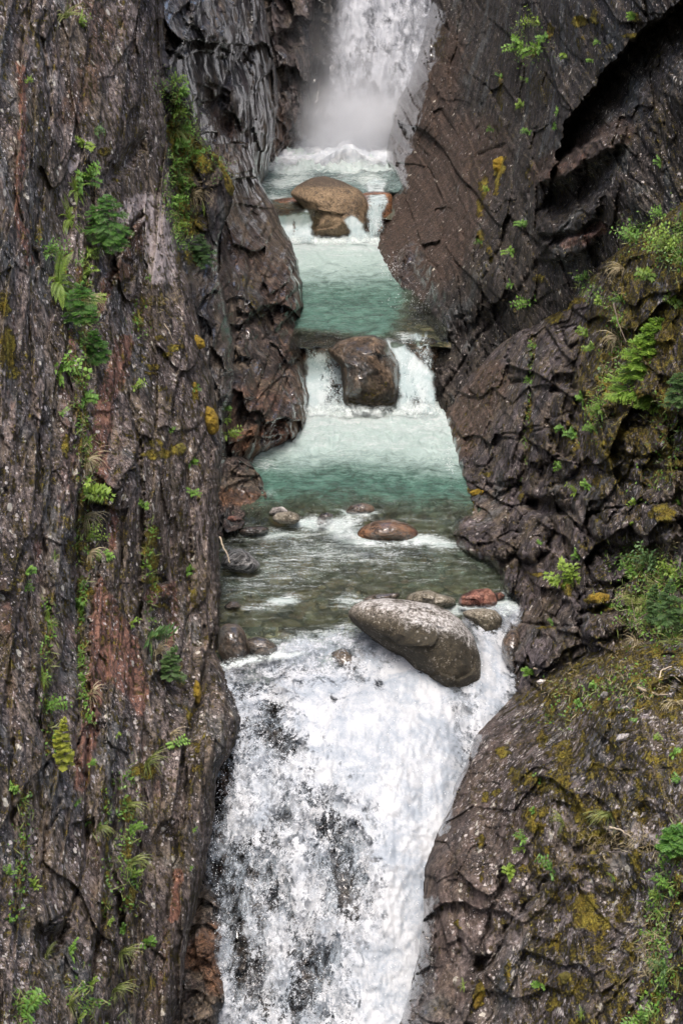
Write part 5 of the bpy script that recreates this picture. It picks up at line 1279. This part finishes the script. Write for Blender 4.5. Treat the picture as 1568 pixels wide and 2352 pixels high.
def conifer(x, y, h, label, mat=None, lean=0., tone=.5, width=.62, dens=1., cat='young conifer', bushy=False):
    p, nr, m = site(x, y, .35 if h > 90 else .12)
    H = h * m
    r = root_empty('conifer_sapling', p)
    tr = MB(); pts = []
    for i in range(9):
        u = i / 8
        pts.append(Vector((lean * H * u * u + .02 * H * math.sin(u * 7), -.10 * H * (1 - (1 - u) ** 2) * (1 if nr.y < 0 else -1), H * u)))
    tr.tube(pts, H * .018, H * .003, .4, 6)
    tr.build('trunk', M_twig, r)
    fo = MB(); br = MB()
    nb = int(46 * dens)
    for k in range(nb):
        u = .06 + .93 * (k / nb)
        q = u * 8; i = min(7, int(q)); base = pts[i].lerp(pts[i + 1], q - i)
        a = k * 2.4 + rnd.uniform(-.4, .4)
        l = H * width * .5 * (((1 - u) ** .75) * .95 + .10) * rnd.uniform(.55, 1.12)
        if bushy: l = H * width * .5 * math.sin(math.pi * min(.97, u * .75 + .2)) * rnd.uniform(.7, 1.1)
        d = Vector((math.cos(a), math.sin(a) * .9 - .1, .42 - .5 * (1 - u) + rnd.uniform(-.3, .25))); d.normalize()
        tip = []; pp = base.copy(); dd = d.copy(); ns = 8
        for j in range(ns):
            dd = (dd + Vector((0, 0, -.05))).normalized(); pp = pp + dd * l / ns; tip.append(pp.copy())
        br.tube([base] + tip[::2], H * .005, H * .0015, .4, 3)
        side = dd.cross(Vector((0, 0, 1))).normalized(); up = side.cross(dd)
        for j, tp in enumerate(tip):
            v = (j + 1) / ns
            tl = l * .42 * math.sin(math.pi * min(.95, v * .75 + .2))
            for sg in (-1, 1):
                td = (side * sg * .8 + dd * .75 + Vector((0, 0, rnd.uniform(-.5, .4)))).normalized()
                q0 = tp.copy(); steps = max(3, int(tl / (H * .016)))
                for z in range(steps):
                    q1 = q0 + td * tl / steps
                    for s2 in (-1, 0, 1):
                        fo.leaf(q1, td * .7 + td.cross(up) * s2 + (up * .7 if s2 == 0 else up * 0), up, max(H * .034, .032), max(H * .010, .010), tone + .32 * (z / steps) * v + rnd.uniform(-.2, .15) + .15 * v - .1, .05)
                    q0 = q1
            fo.leaf(tp, dd, up, H * .045, H * .014, tone + .3 * v, .05)
    br.build('branch', M_twig, r)
    fo.build('needles', mat or M_fir, r)
    tag(r, label, cat)
    return r

def leafy(x, y, size, label, mat=None, tone=.5, n=6, leaf=.17, cat='plant', name='leafy_plant', lobed=False, group=None, narrow=False, small=False):
    p, nr, m = site(x, y)
    S = size * m
    r = root_empty(name, p) if not small else None
    st = MB(); lf = MB()
    side = nr.cross(Vector((0, 0, 1))).normalized(); up = Vector((0, 0, 1))
    for k in range(n):
        a = rnd.uniform(-1.5, 1.5)
        d = (side * math.sin(a) + up * (math.cos(a) * .8 + .1) + nr * rnd.uniform(.2, .8)).normalized()
        q = Vector((0, 0, 0)); pts = [q.copy()]; L = S * rnd.uniform(.45, .95); ns = 5
        for j in range(ns):
            d = (d + Vector((rnd.uniform(-.15, .15), rnd.uniform(-.1, .1), -.14))).normalized(); q = q + d * L / ns; pts.append(q.copy())
            t = tone + rnd.uniform(-.2, .25)
            for sg in (-1, 1):
                s_ = d.cross(nr).normalized() * sg
                ld = (s_ * .9 + d * .5 + Vector((0, 0, rnd.uniform(-.3, .1)))).normalized()
                nn = (nr * .6 + Vector((rnd.uniform(-.4, .4), rnd.uniform(-.4, .2), .9))).normalized()
                ll = S * leaf * rnd.uniform(.8, 1.25) * (1.5 if narrow else 1)
                pl = q + ld * S * .03
                if lobed:
                    for ang in (-.75, 0, .75):
                        rd = Matrix.Rotation(ang, 3, nn) @ ld
                        lf.leaf(pl, rd, nn, ll * (1.15 if ang == 0 else .85), ll * .5, t, .1)
                else: lf.leaf(pl, ld, nn, ll, ll * (.25 if narrow else .62), t, .12)
        st.tube(pts, S * .012, S * .005, .5, 3)
    if small:
        # one small sprig, too small in the picture for parts
        o = lf; o.f += [tuple(i + len(lf.v) for i in f) for f in st.f]; o.v += st.v; o.t += st.t
        o = o.build(name, mat or M_leaf, None, p)
        return tag(o, label, cat, group)
    st.build('stem', M_grassg, r); lf.build('leaves', mat or M_leaf, r)
    return tag(r, label, cat, group)

def grass(x, y, size, label, mat=None, n=34, hang=.8, group=None, w=.02):
    p, nr, m = site(x, y)
    S = size * m; mb = MB()
    side = nr.cross(Vector((0, 0, 1))).normalized()
    for k in range(n):
        a = rnd.uniform(-1.2, 1.2)
        d = (side * math.sin(a) + Vector((0, 0, 1)) * math.cos(a) * .7 + nr * rnd.uniform(.3, .9)).normalized()
        q = side * rnd.uniform(-.12, .12) * S + Vector((0, 0, rnd.uniform(-.1, .1))) * S; L = S * rnd.uniform(.5, 1.2); ns = 6
        hd = hang * rnd.uniform(.5, 1.6); t = rnd.uniform(.2, .9)
        for j in range(ns):
            d2 = (d + Vector((0, 0, -hd / ns * 2))).normalized(); q2 = q + d2 * L / ns
            ww = S * w * (1 - j / ns) + .002; w2 = S * w * (1 - (j + 1) / ns) + .001
            sv = d2.cross(nr).normalized()
            mb.quad(q - sv * ww, q + sv * ww, q2 + sv * w2, q2 - sv * w2, t + j * .04); q, d = q2, d2
    o = mb.build('grass_tuft', mat or M_grassg, None, p)
    return tag(o, label, 'grass tuft', group)

def stick(pts, r, label, lift=.12, d=None, name='dead_branch', mat=None):
    P = []
    for (x, y) in pts:
        if d is None:
            p, nr, m = site(x, y, lift); P.append(p)
        else: P.append(Vector(unproj(np.array(float(x)), np.array(float(y)), np.array(float(d)))))
    mb = MB(); c = P[0].copy(); Q = []
    for a, b in zip(P[:-1], P[1:]):
        for k in range(4): Q.append(a.lerp(b, k / 4) - c + Vector((rnd.uniform(-1, 1), 0, rnd.uniform(-1, 1))) * r * .6)
    Q.append(P[-1] - c)
    mb.tube(Q, r, r * .45, .6, 6)
    return tag(mb.build(name, mat or M_wood, None, c), label, 'stick')

# --- ferns
fern(172, 438, 92, 'small yellow green fern at the top of the plant cluster on the left cliff', tone=.6, n=9)
fern(158, 505, 110, 'middle fern of the plant cluster, with fronds drooping over brown dead roots', tone=.65, n=12)
fern(132, 652, 165, 'largest fern, a sword fern spreading its long fronds on the left cliff', tone=.62, n=18)
fern(112, 1432, 62, 'fern beside the long red slab, left of it on the left cliff', tone=.55, n=9)
fern(98, 1562, 58, 'yellowish fern halfway up the lower left cliff above the yellow young fir', tone=.7, n=8)
fern(203, 1018, 46, 'small light fern in the crack left of the red streaked face', tone=.7, n=8)
fern(124, 1282, 36, 'small fern on the left cliff, upper left of the long red slab', tone=.5, n=7)
fern(1482, 1452, 60, 'fern at the lower edge of the leafy bank on the right', tone=.5, n=10)
fern(1066, 2264, 42, 'small yellowing fern alone on the dark lower part of the right slope', tone=.75, n=7)
fern(1337, 2330, 46, 'bright fern at the very bottom of the right slope', tone=.6, n=8)
fern(1516, 2105, 44, 'upright fern in the vegetated gully at the right edge', tone=.6, n=8)
fern(1408, 2012, 34, 'tiny fern on the grey rounded shoulder of the right slope', tone=.6, n=7)
fern(468, 482, 44, 'pale fern tuft on the mossy rib behind the left cliff', tone=.7, n=8)
# --- conifers
conifer(1462, 948, 200, 'tallest young conifer, bright green, standing on the ledge of the right cliff', leaf_mat('needle_bright', [(.07, .15, .02), (.15, .28, .035), (.30, .42, .06)], 3.), lean=.16, tone=.6, width=.85, dens=2.2)
conifer(1562, 935, 80, 'half hidden young conifer at the right edge beside the tall bright one', M_firb, tone=.6, width=1.1)
conifer(222, 565, 120, 'dense feathery green conifer seedling right of the ferns on the left cliff', M_fir, tone=.5, width=.95, bushy=True, dens=1.3)
conifer(160, 748, 95, 'bushy conifer seedling hanging below the largest fern', M_fir, tone=.5, width=1.0, bushy=True)
conifer(212, 828, 68, 'little conifer with flat green tiers above the red streaked face', M_fir, tone=.5, width=1.2)
conifer(378, 1562, 82, 'young conifer with drooping twigs right of the long red slab', M_firb, lean=.2, tone=.6, width=.9)
conifer(126, 1790, 125, 'yellow young fir low on the left cliff', M_firy, lean=.05, tone=.6, width=.52)
conifer(456, 604, 62, 'flat twigged conifer seedling on the dark mossy rib', M_firb, tone=.4, width=1.4)
conifer(1545, 1462, 110, 'dark green feathery young fir in the leafy bank at the right edge', M_firb, tone=.4, width=.8)
conifer(1508, 1430, 90, 'slim bluish young fir left of the dark feathery one in the leafy bank', M_firb, tone=.55, width=.6)
conifer(1552, 1965, 60, 'compact bright green conifer seedling on the lower right slope at the edge', M_fir, tone=.55, width=1.6, bushy=True)
# --- leafy plants with names of their own
leafy(190, 418, 70, 'broad leaved plant directly above the dense feathery seedling', tone=.55, n=8, lobed=True)
leafy(112, 585, 60, 'dark leafy plant left of the middle fern roots', tone=.35, n=9, leaf=.13)
leafy(200, 592, 44, 'narrow leaved sprig under the dense feathery seedling', M_fern, tone=.5, n=8, narrow=True)
leafy(196, 636, 46, 'maple like seedling right of the largest fern', M_fern, tone=.6, n=5, lobed=True)
leafy(210, 690, 48, 'light green lobed plant at the lower tip of the leaning dark overhang', M_fern, tone=.6, n=5, lobed=True)
leafy(140, 855, 84, 'bright round leafy clump on the left cliff under the hanging seedling', tone=.75, n=12, leaf=.14)
leafy(214, 305, 48, 'green plant below the mossy patch high on the left cliff', M_firb, tone=.5, n=7, leaf=.13)
leafy(196, 1140, 74, 'bright lobed plant in the crack left of the dark flat face', M_fern, tone=.6, n=9, lobed=True)
leafy(200, 1245, 62, 'feathery light plant beside white dry stalks, left cliff', M_fern, tone=.6, n=10, leaf=.11)
leafy(344, 1465, 74, 'dark green plant with pointed leaves right of the red slab edge', M_firb, tone=.5, n=10, narrow=True)
leafy(108, 1632, 66, 'leafy tuft right above the yellow young fir', M_leaf, tone=.6, n=10, leaf=.13)
leafy(1315, 1350, 76, 'bright maple like sapling leaning out over the smooth dark slab', M_fern, tone=.7, n=8, lobed=True)
leafy(1196, 108, 52, 'leafy plant high on the upper right wall, left one of a pair', tone=.7, n=7, lobed=True)
leafy(1236, 118, 50, 'leafy plant high on the upper right wall, right one of a pair', tone=.8, n=7, lobed=True)
leafy(1238, 60, 60, 'pale green plant above the pair on the upper right wall', M_fern, tone=.7, n=8, leaf=.12)
leafy(1172, 582, 26, 'bright green sprig alone on the dark wall near its foot', tone=.9, n=5, leaf=.3)
leafy(1216, 700, 46, 'leafy plant on the ledge where the upper wall meets the right cliff', tone=.5, n=8)
leafy(1381, 948, 44, 'spiky green plant left of the tallest conifer', M_leaf, tone=.7, n=9, narrow=True)
leafy(1366, 992, 40, 'round leaved plant below the spiky green plant', M_leaf, tone=.7, n=8)
leafy(1268, 2004, 52, 'dark green shrub at the head of the cleft in the right slope', tone=.3, n=9)
leafy(1538, 2045, 52, 'leafy shrub in the gully above the upright fern', tone=.5, n=10)
leafy(1530, 2225, 56, 'feathery shrub in the gully under the upright fern', M_firb, tone=.55, n=10, narrow=True)
leafy(1468, 2352, 64, 'leafy shrub at the bottom right of the slope', tone=.5, n=10)
leafy(1490, 1300, 74, 'tallest leafy shrub at the top of the green bank on the right', M_firb, tone=.6, n=12, leaf=.13)
leafy(1448, 1325, 56, 'round leaved shrub at the left end of the green bank', tone=.6, n=10)
leafy(1540, 1325, 70, 'light green shrub in the green bank against the right edge', M_fern, tone=.6, n=12, leaf=.12)
leafy(1470, 1400, 66, 'narrow leaved shrub in the middle of the green bank', M_grassg, tone=.6, n=14, narrow=True)
leafy(1520, 1385, 70, 'yellow green shrub in the middle of the green bank', M_fern, tone=.6, n=14, narrow=True)
leafy(60, 2330, 78, 'leafy green clump at the bottom left', tone=.55, n=12)
leafy(1460, 560, 70, 'leafy clump on the upper edge of the right cliff', tone=.55, n=12, leaf=.12)
leafy(1535, 575, 86, 'broad green clump at the right edge under the upper wall', M_fern, tone=.6, n=16, leaf=.11)
leafy(520, 1000, 44, 'yellowish green sprig in the dark gap beside the wet buttress', M_fern, tone=.5, n=6)

# --- small sprigs that nothing tells apart, by place
zones = [
    ('small leafy sprig rooted in the cracks of the left cliff', 'sprigs on the left cliff',
     [(64, 190, 16), (180, 55, 28), (196, 335, 26), (144, 955, 18), (191, 918, 30), (306, 897, 28), (446, 896, 14), (437, 1065, 20), (439, 1135, 22), (338, 1165, 24), (392, 990, 16), (346, 645, 14), (61, 1318, 24), (58, 1354, 20), (227, 1290, 36),
      (191, 1392, 30), (192, 1420, 24), (302, 1433, 24), (425, 1318, 30), (335, 1300, 16), (198, 1565, 22), (202, 1655, 20), (400, 1715, 30), (205, 1760, 18), (36, 1818, 24), (79, 2040, 30), (22, 2010, 22), (202, 1890, 14), (302, 1905, 24),
      (331, 2165, 30), (158, 2190, 32), (281, 2142, 24), (302, 2016, 26), (209, 2262, 24), (180, 2345, 26), (112, 575, 20), (250, 2125, 16), (20, 2120, 18), (118, 1700, 18), (175, 1845, 14), (330, 1905, 12), (450, 1905, 10), (435, 2000, 10), (268, 1690, 12)]),
    ('small leafy sprig rooted in the dark upper right wall', 'sprigs on the upper right wall',
     [(1200, 246, 20), (1280, 258, 18), (1274, 292, 20), (1216, 310, 22), (1200, 518, 22), (1516, 378, 20), (1360, 142, 14), (1132, 302, 14), (1150, 178, 14), (1105, 560, 14), (1376, 98, 14), (1460, 40, 20), (1255, 90, 22), (1300, 130, 20), (1120, 440, 12), (1210, 186, 14)]),
    ('small leafy sprig rooted among the blocks of the right cliff', 'sprigs on the right cliff',
     [(1176, 660, 20), (1345, 642, 22), (1349, 772, 28), (1363, 805, 24), (1317, 1004, 26), (1291, 984, 20), (1338, 920, 22), (1324, 1133, 26), (1288, 1078, 20), (1189, 1104, 22), (1471, 1146, 26), (1349, 1118, 20), (1227, 798, 14), (1215, 880, 14),
      (1328, 1280, 26), (1400, 1392, 18), (1268, 1435, 14), (1215, 1550, 20), (1490, 640, 34), (1550, 700, 30), (1520, 500, 30), (1430, 690, 26), (1420, 740, 26), (1380, 700, 20), (1446, 1205, 18), (1560, 1160, 26), (1240, 1250, 12)]),
    ('small leafy sprig rooted in the mossy lower right slope', 'sprigs on the mossy slope',
     [(1237, 1797, 20), (1169, 2005, 28), (1201, 1932, 26), (1509, 2066, 26), (1243, 2265, 20), (1330, 1620, 18), (1366, 1580, 20), (1544, 1735, 26), (1500, 1700, 18), (1225, 1870, 16), (1200, 1950, 18), (1460, 1660, 14), (1560, 1800, 24), (1530, 1560, 20)]),
    ('small green sprig on the mossy rib behind the left cliff', 'sprigs on the mossy rib',
     [(402, 190, 26), (412, 220, 30), (408, 262, 26), (420, 300, 24), (406, 335, 30), (398, 380, 28), (405, 420, 26), (400, 465, 28), (425, 500, 24), (418, 440, 26), (440, 350, 20), (470, 350, 14), (410, 520, 22), (520, 965, 16), (518, 940, 14)]),
]
for lab, grp, L in zones:
    for (x, y, sz) in L:
        leafy(x, y, sz * 1.25, lab, rnd.choice([M_leaf, M_fern, M_leaf]), tone=rnd.uniform(.4, .75), n=5, leaf=.24, name='sprig', group=grp, small=True, lobed=rnd.random() < .4)
# --- grass tufts
gr = 'grass tufts on the cliffs'
for (x, y, sz, dry, lab) in ((150, 40, 50, 0, 'green grass tuft near the top of the left cliff'), (200, 690, 60, 1, 'dry grass hanging right of the hanging conifer seedling'), (205, 830, 60, 1, 'dry grass under the little tiered conifer'),
                             (198, 1060, 60, 1, 'pale grass trailing below the small light fern'), (196, 1190, 60, 1, 'dry white stalks below the bright lobed plant'), (205, 1275, 46, 1, 'straw coloured tuft at the tip of the red slab'),
                             (205, 1600, 60, 1, 'dead grass hanging over the lower red slab'), (360, 1500, 54, 1, 'dry grass under the dark pointed plant'), (335, 1755, 66, 0, 'grassy mound on top of the long mossy seam'),
                             (290, 1850, 60, 0, 'grass in the upper part of the mossy seam'), (298, 1985, 60, 0, 'long green grass in the middle of the mossy seam'), (275, 2190, 60, 0, 'grass tuft hanging under the mossy seam'),
                             (158, 2310, 70, 0, 'long grass at the foot of the left cliff'), (262, 2275, 56, 0, 'short grass tuft right of the long grass at the foot of the left cliff'), (225, 1900, 40, 0, 'thin green tuft left of the mossy seam'),
                             (390, 1690, 50, 1, 'dry tuft near the silhouette of the left cliff by the fall'), (440, 450, 60, 1, 'brown dry grass on the mossy rib'), (400, 300, 44, 0, 'green grass on the mossy rib'),
                             (1296, 1895, 46, 0, 'thin grass tuft in the middle of the right slope'), (1405, 1872, 60, 0, 'wide green grass tuft on the right slope'), (1420, 780, 60, 1, 'dry grass left above the tallest conifer'),
                             (1430, 620, 50, 1, 'dry grass on the upper edge of the right cliff'), (1555, 1130, 50, 0, 'grass tuft at the right edge under the conifers'), (1460, 1480, 50, 1, 'straw below the green bank'), (1430, 1370, 50, 1, 'dry grass left of the green bank'),
                             (1545, 1480, 50, 0, 'grass at the foot of the dark feathery fir'), (1550, 1620, 50, 1, 'thin straw at the right edge of the mossy slope'), (105, 2200, 44, 0, 'green tuft in the dark pocket low on the left cliff')):
    grass(x, y, sz, lab, M_grassd if dry else M_grassg, hang=1.2 if dry else .8)

# --- cushions of moss that stand out
def moss_blob_mat(name, cols, seed):
    s = N(name); ci = s.coord(kind='Object')
    a = s.noise(ci, 5, 5, .65, w=seed); g = s.noise(ci, 30, 6, .8, w=seed + 1)
    c = s.ramp(s.math('ADD', s.math('MULTIPLY', a, .45), s.math('MULTIPLY', g, .6)), [(.38, cols[0]), (.52, cols[1]), (.66, cols[2])])
    return s.done(s.bsdf(c, .95, s.bump(s.math('ADD', a, g), 1., .08)))
M_gold = moss_blob_mat('moss_golden', [(.05, .03, .004), (.22, .14, .008), (.42, .29, .02)], 3.)
M_green = moss_blob_mat('moss_olive', [(.03, .025, .006), (.12, .10, .012), (.24, .22, .03)], 5.)
for pts, mt, th_, lab in (([(456, 933), (472, 930), (490, 938), (502, 958), (503, 988), (492, 1000), (478, 996), (466, 976), (456, 960)], M_gold, .34, 'largest golden moss cushion, on the right edge of the left cliff'),
                          ([(436, 774), (452, 768), (470, 782), (472, 798), (456, 803), (440, 792)], M_gold, .26, 'golden moss cushion jutting from the edge of the left cliff above the largest'),
                          ([(443, 878), (450, 876), (456, 900), (456, 922), (446, 926), (442, 905)], M_gold, .16, 'upright strip of golden moss between the two golden cushions'),
                          ([(1130, 368), (1150, 358), (1168, 364), (1162, 384), (1146, 398), (1132, 390)], M_gold, .22, 'bright yellow moss cushion on the dark upper right wall'),
                          ([(449, 1560), (458, 1568), (463, 1596), (458, 1620), (447, 1612), (443, 1585)], M_gold, .18, 'upright golden moss on the left cliff beside the top of the lower fall'),
                          ([(1350, 1366), (1376, 1360), (1400, 1366), (1398, 1384), (1374, 1390), (1352, 1380)], M_gold, .2, 'orange gold moss cushion below the square block on the right cliff'),
                          ([(1280, 2238), (1300, 2230), (1320, 2244), (1312, 2262), (1290, 2262)], M_green, .16, 'round olive moss cushion low on the right slope'),
                          ([(1085, 2310), (1096, 2278), (1112, 2262), (1118, 2276), (1104, 2308), (1090, 2322)], M_gold, .16, 'slanting yellow moss cushion at the dark foot of the right slope'),
                          ([(400, 1022), (420, 1016), (430, 1030), (420, 1046), (402, 1042)], M_green, .14, 'small olive cushion in the mossy band below the largest golden cushion'),
                          ([(1076, 1130), (1096, 1122), (1112, 1128), (1104, 1138), (1084, 1140)], M_gold, .12, 'yellow moss patch on the wet toe of the right cliff')):
    xm = sum(p[0] for p in pts) / len(pts); ym = sum(p[1] for p in pts) / len(pts)
    o = rock_blob('moss_cushion', pts, float(front([xm], [ym])[0]) + .02, th_, mt, int(xm), rough=.22, facet=.25, n=60)
    tag(o, lab, 'moss cushion')

# --- sticks
stick([(504, 1232), (512, 1255), (521, 1272), (528, 1292)], .022, 'pale dead stick hanging from the left cliff above the grey streaked rock', d=48.2)
stick([(1234, 1532), (1256, 1536), (1280, 1544)], .02, 'thin bleached twig poking out from the top edge of the mossy slope')
stick([(1470, 1588), (1500, 1600), (1532, 1610)], .024, 'bleached stick lying on the mossy slope')
stick([(1412, 1892), (1434, 1906), (1458, 1924)], .02, 'fallen stick under the wide grass tuft on the right slope')
stick([(1500, 1572), (1516, 1552), (1546, 1540)], .018, 'curved bare twig at the right edge above the bleached stick')
stick([(1430, 690), (1440, 740), (1454, 800)], .018, 'dark bare shrub stem left above the tallest conifer', mat=M_twig, lift=.3)
stick([(362, 1320), (352, 1260), (330, 1210)], .008, 'thin pale stalk arching over the mossy strip', lift=.2) if False else None
stick([(372, 745), (384, 762), (392, 782)], .012, 'curved grey twig on the dark face of the left cliff', lift=.08)
stick([(1492, 1450), (1496, 1420), (1498, 1392)], .014, 'upright dark stem in the green bank', mat=M_twig, lift=.5)

# --- what nobody could count: ground cover, grass blades, moss tufts
rg = np.random.default_rng(9)
def sample_poly(pts, w, n):
    seg = [(a, b, math.hypot(b[0] - a[0], b[1] - a[1])) for a, b in zip(pts[:-1], pts[1:])]
    tot = sum(s_[2] for s_ in seg); out = []
    for a, b, l in seg:
        k = int(n * l / tot) + 1; t = rg.random(k)[:, None]
        out.append(np.array(a)[None] * (1 - t) + np.array(b)[None] * t + rg.normal(0, w * .5, (k, 2)))
    XY = np.concatenate(out); keep = fbm(XY[:, 0] / 26., XY[:, 1] / 34., 3, .6, 77) + rg.normal(0, .08, len(XY)) > (.02 if pts[0][0] < 380 else -.12)
    return XY[keep]
def surf_pts(XY, lift):
    x, y = XY[:, 0], XY[:, 1]
    ok = (x > -40) & (x < 1600) & (y > -30) & (y < 2380); x, y = x[ok], y[ok]
    d = front(x, y); ok = d < 200; x, y, d = x[ok], y[ok], d[ok]
    d2 = front(x, y - 5)
    return unproj(x, y, d - lift), x, y, d
def scatter_leaves(name, XY, size, mat, label, cat, aspect=.55, up=.3, lift=.06, clumps=True):
    P, x, y, d = surf_pts(XY, lift); n = len(P)
    P = P + rg.normal(0, .03, P.shape)
    dirs = rg.normal(0, 1, (n, 3)) + np.array([0, -.5, up]); dirs /= np.linalg.norm(dirs, axis=1)[:, None]
    nn = rg.normal(0, .5, (n, 3)) + np.array([0, -.7, .8]); sd_ = np.cross(dirs, nn); sd_ /= np.linalg.norm(sd_, axis=1)[:, None] + 1e-9
    L = rg.uniform(size[0], size[1], n)[:, None]
    v0 = P; v1 = P + dirs * L * .5 + sd_ * L * aspect * .5; v2 = P + dirs * L; v3 = P + dirs * L * .5 - sd_ * L * aspect * .5
    V = np.stack([v0, v1, v2, v3], 1).reshape(-1, 3); F = np.arange(n * 4).reshape(-1, 4)
    tone = np.repeat(np.clip(rg.uniform(.15, .85, n) + .25 * fbm(x / 30., y / 30., 2, .5, 3), 0, 1), 4)
    return stuff(mesh_from(name, V, F, mat, attrs={'tone': tone}), label, cat)
veg = [([(385, 180), (415, 230), (425, 300), (410, 400), (405, 480), (425, 560)], 34, 3200), ([(440, 300), (480, 380), (520, 390)], 30, 500), ([(200, 560), (190, 640), (198, 720), (192, 820), (186, 900), (195, 1010), (200, 1120), (190, 1250), (200, 1300)], 22, 1900),
       ([(120, 560), (150, 620), (170, 740)], 30, 500), ([(1430, 1290), (1500, 1310), (1560, 1330)], 44, 1500), ([(1440, 1400), (1520, 1400), (1570, 1440)], 60, 2400), ([(1190, 60), (1240, 110), (1200, 130)], 34, 500), ([(1440, 540), (1500, 540), (1570, 600), (1560, 500)], 40, 1700),
       ([(345, 1210), (340, 1300), (350, 1400), (345, 1470)], 16, 400), ([(300, 1760), (285, 1850), (298, 1960), (300, 2080)], 26, 900), ([(190, 1330), (186, 1450), (190, 1560), (200, 1660)], 12, 450), ([(1390, 700), (1430, 760), (1390, 860), (1360, 1000)], 26, 700),
       ([(1560, 1900), (1530, 2000), (1500, 2120), (1530, 2230), (1480, 2350)], 34, 1300), ([(104, 1380), (110, 1440), (100, 1560), (112, 1640), (118, 1720)], 18, 450), ([(60, 1820), (50, 2000), (40, 2100)], 20, 300), ([(320, 700), (320, 760)], 18, 260), ([(240, 1800), (250, 1990), (240, 2100)], 14, 260), ([(60, 2280), (50, 2350)], 26, 300),
       ([(200, 2230), (180, 2300), (260, 2330)], 30, 400), ([(1220, 780), (1215, 900), (1205, 1060)], 7, 260), ([(1330, 640), (1380, 690)], 24, 300), ([(1260, 1640), (1400, 1570), (1500, 1560)], 50, 500), ([(1500, 900), (1560, 1000), (1480, 1120)], 50, 400)]
XY = np.concatenate([sample_poly(*v) for v in veg])
scatter_leaves('ground_cover', XY, (.035, .095), M_leaf, 'low leafy ground cover growing in the seams and ledges of the cliffs', 'ground cover')
XYg = np.concatenate([sample_poly(p, w * 1.1, int(n * .55)) for p, w, n in veg])
scatter_leaves('grass', XYg, (.10, .26), M_grassg, 'fine green and straw grass on the cliff ledges', 'grass', aspect=.07, up=.2)
dry = [([(200, 700), (205, 760), (200, 860), (198, 1060), (205, 1200)], 22, 900), ([(430, 400), (470, 440)], 30, 300), ([(1380, 620), (1440, 720), (1400, 860), (1380, 960)], 34, 900), ([(1440, 1480), (1540, 1240), (1560, 1300)], 34, 800), ([(1250, 1600), (1350, 1550), (1450, 1560), (1540, 1600)], 60, 900), ([(1350, 1930), (1500, 1930)], 30, 500), ([(1500, 2100), (1480, 2250)], 30, 500), ([(360, 700), (410, 690)], 20, 300)]
scatter_leaves('dry_grass', np.concatenate([sample_poly(*v) for v in dry]), (.08, .22), M_grassd, 'dry grass and fallen needles lying on the ledges', 'dry grass', aspect=.07, up=.0)

def moss_tufts():
    Vs = []; T = []
    for l in LAYERS:
        if l.name not in ('left_cliff', 'mossy_rock_rib', 'upper_right_cliff', 'right_cliff', 'lower_right_cliff'): continue
        vis = (l.X > -20) & (l.X < 1590) & (l.Y > -20) & (l.Y < 2370)
        mk = l.A['moss'] + .35 * fbm(l.X / 16., l.Y / 16., 4, .7, 300 + l.seed)
        w = np.clip((mk - .52) * 2.4, 0, 1) * vis
        r, c = np.nonzero(rg.random(w.shape) < w * .62)
        x = l.X[r, c] + rg.uniform(-1.3, 1.3, len(r)); y = l.Y[r, c] + rg.uniform(-1.3, 1.3, len(r))
        P = unproj(x, y, l.D[r, c] - .01)
        Vs.append(P); T.append(.35 + .5 * fbm(x / 40., y / 40., 3, .6, 31) + rg.uniform(-.25, .3, len(r)))
    P = np.concatenate(Vs); t = np.concatenate(T); n = len(P)
    d = rg.normal(0, .8, (n, 3)) + np.array([0, -1.0, .7]); d /= np.linalg.norm(d, axis=1)[:, None]
    sdv = np.cross(d, rg.normal(0, 1, (n, 3))); sdv /= np.linalg.norm(sdv, axis=1)[:, None] + 1e-9
    L = rg.uniform(.02, .055, n)[:, None]
    V = np.stack([P - sdv * L * .35, P + sdv * L * .35, P + d * L], 1).reshape(-1, 3)
    print('moss tufts', n)
    stuff(mesh_from('moss', V, np.arange(n * 3).reshape(-1, 3), M_mosst, attrs={'tone': np.repeat(np.clip(t, 0, 1), 3)}), 'olive and golden moss growing on the rock', 'moss')
moss_tufts()
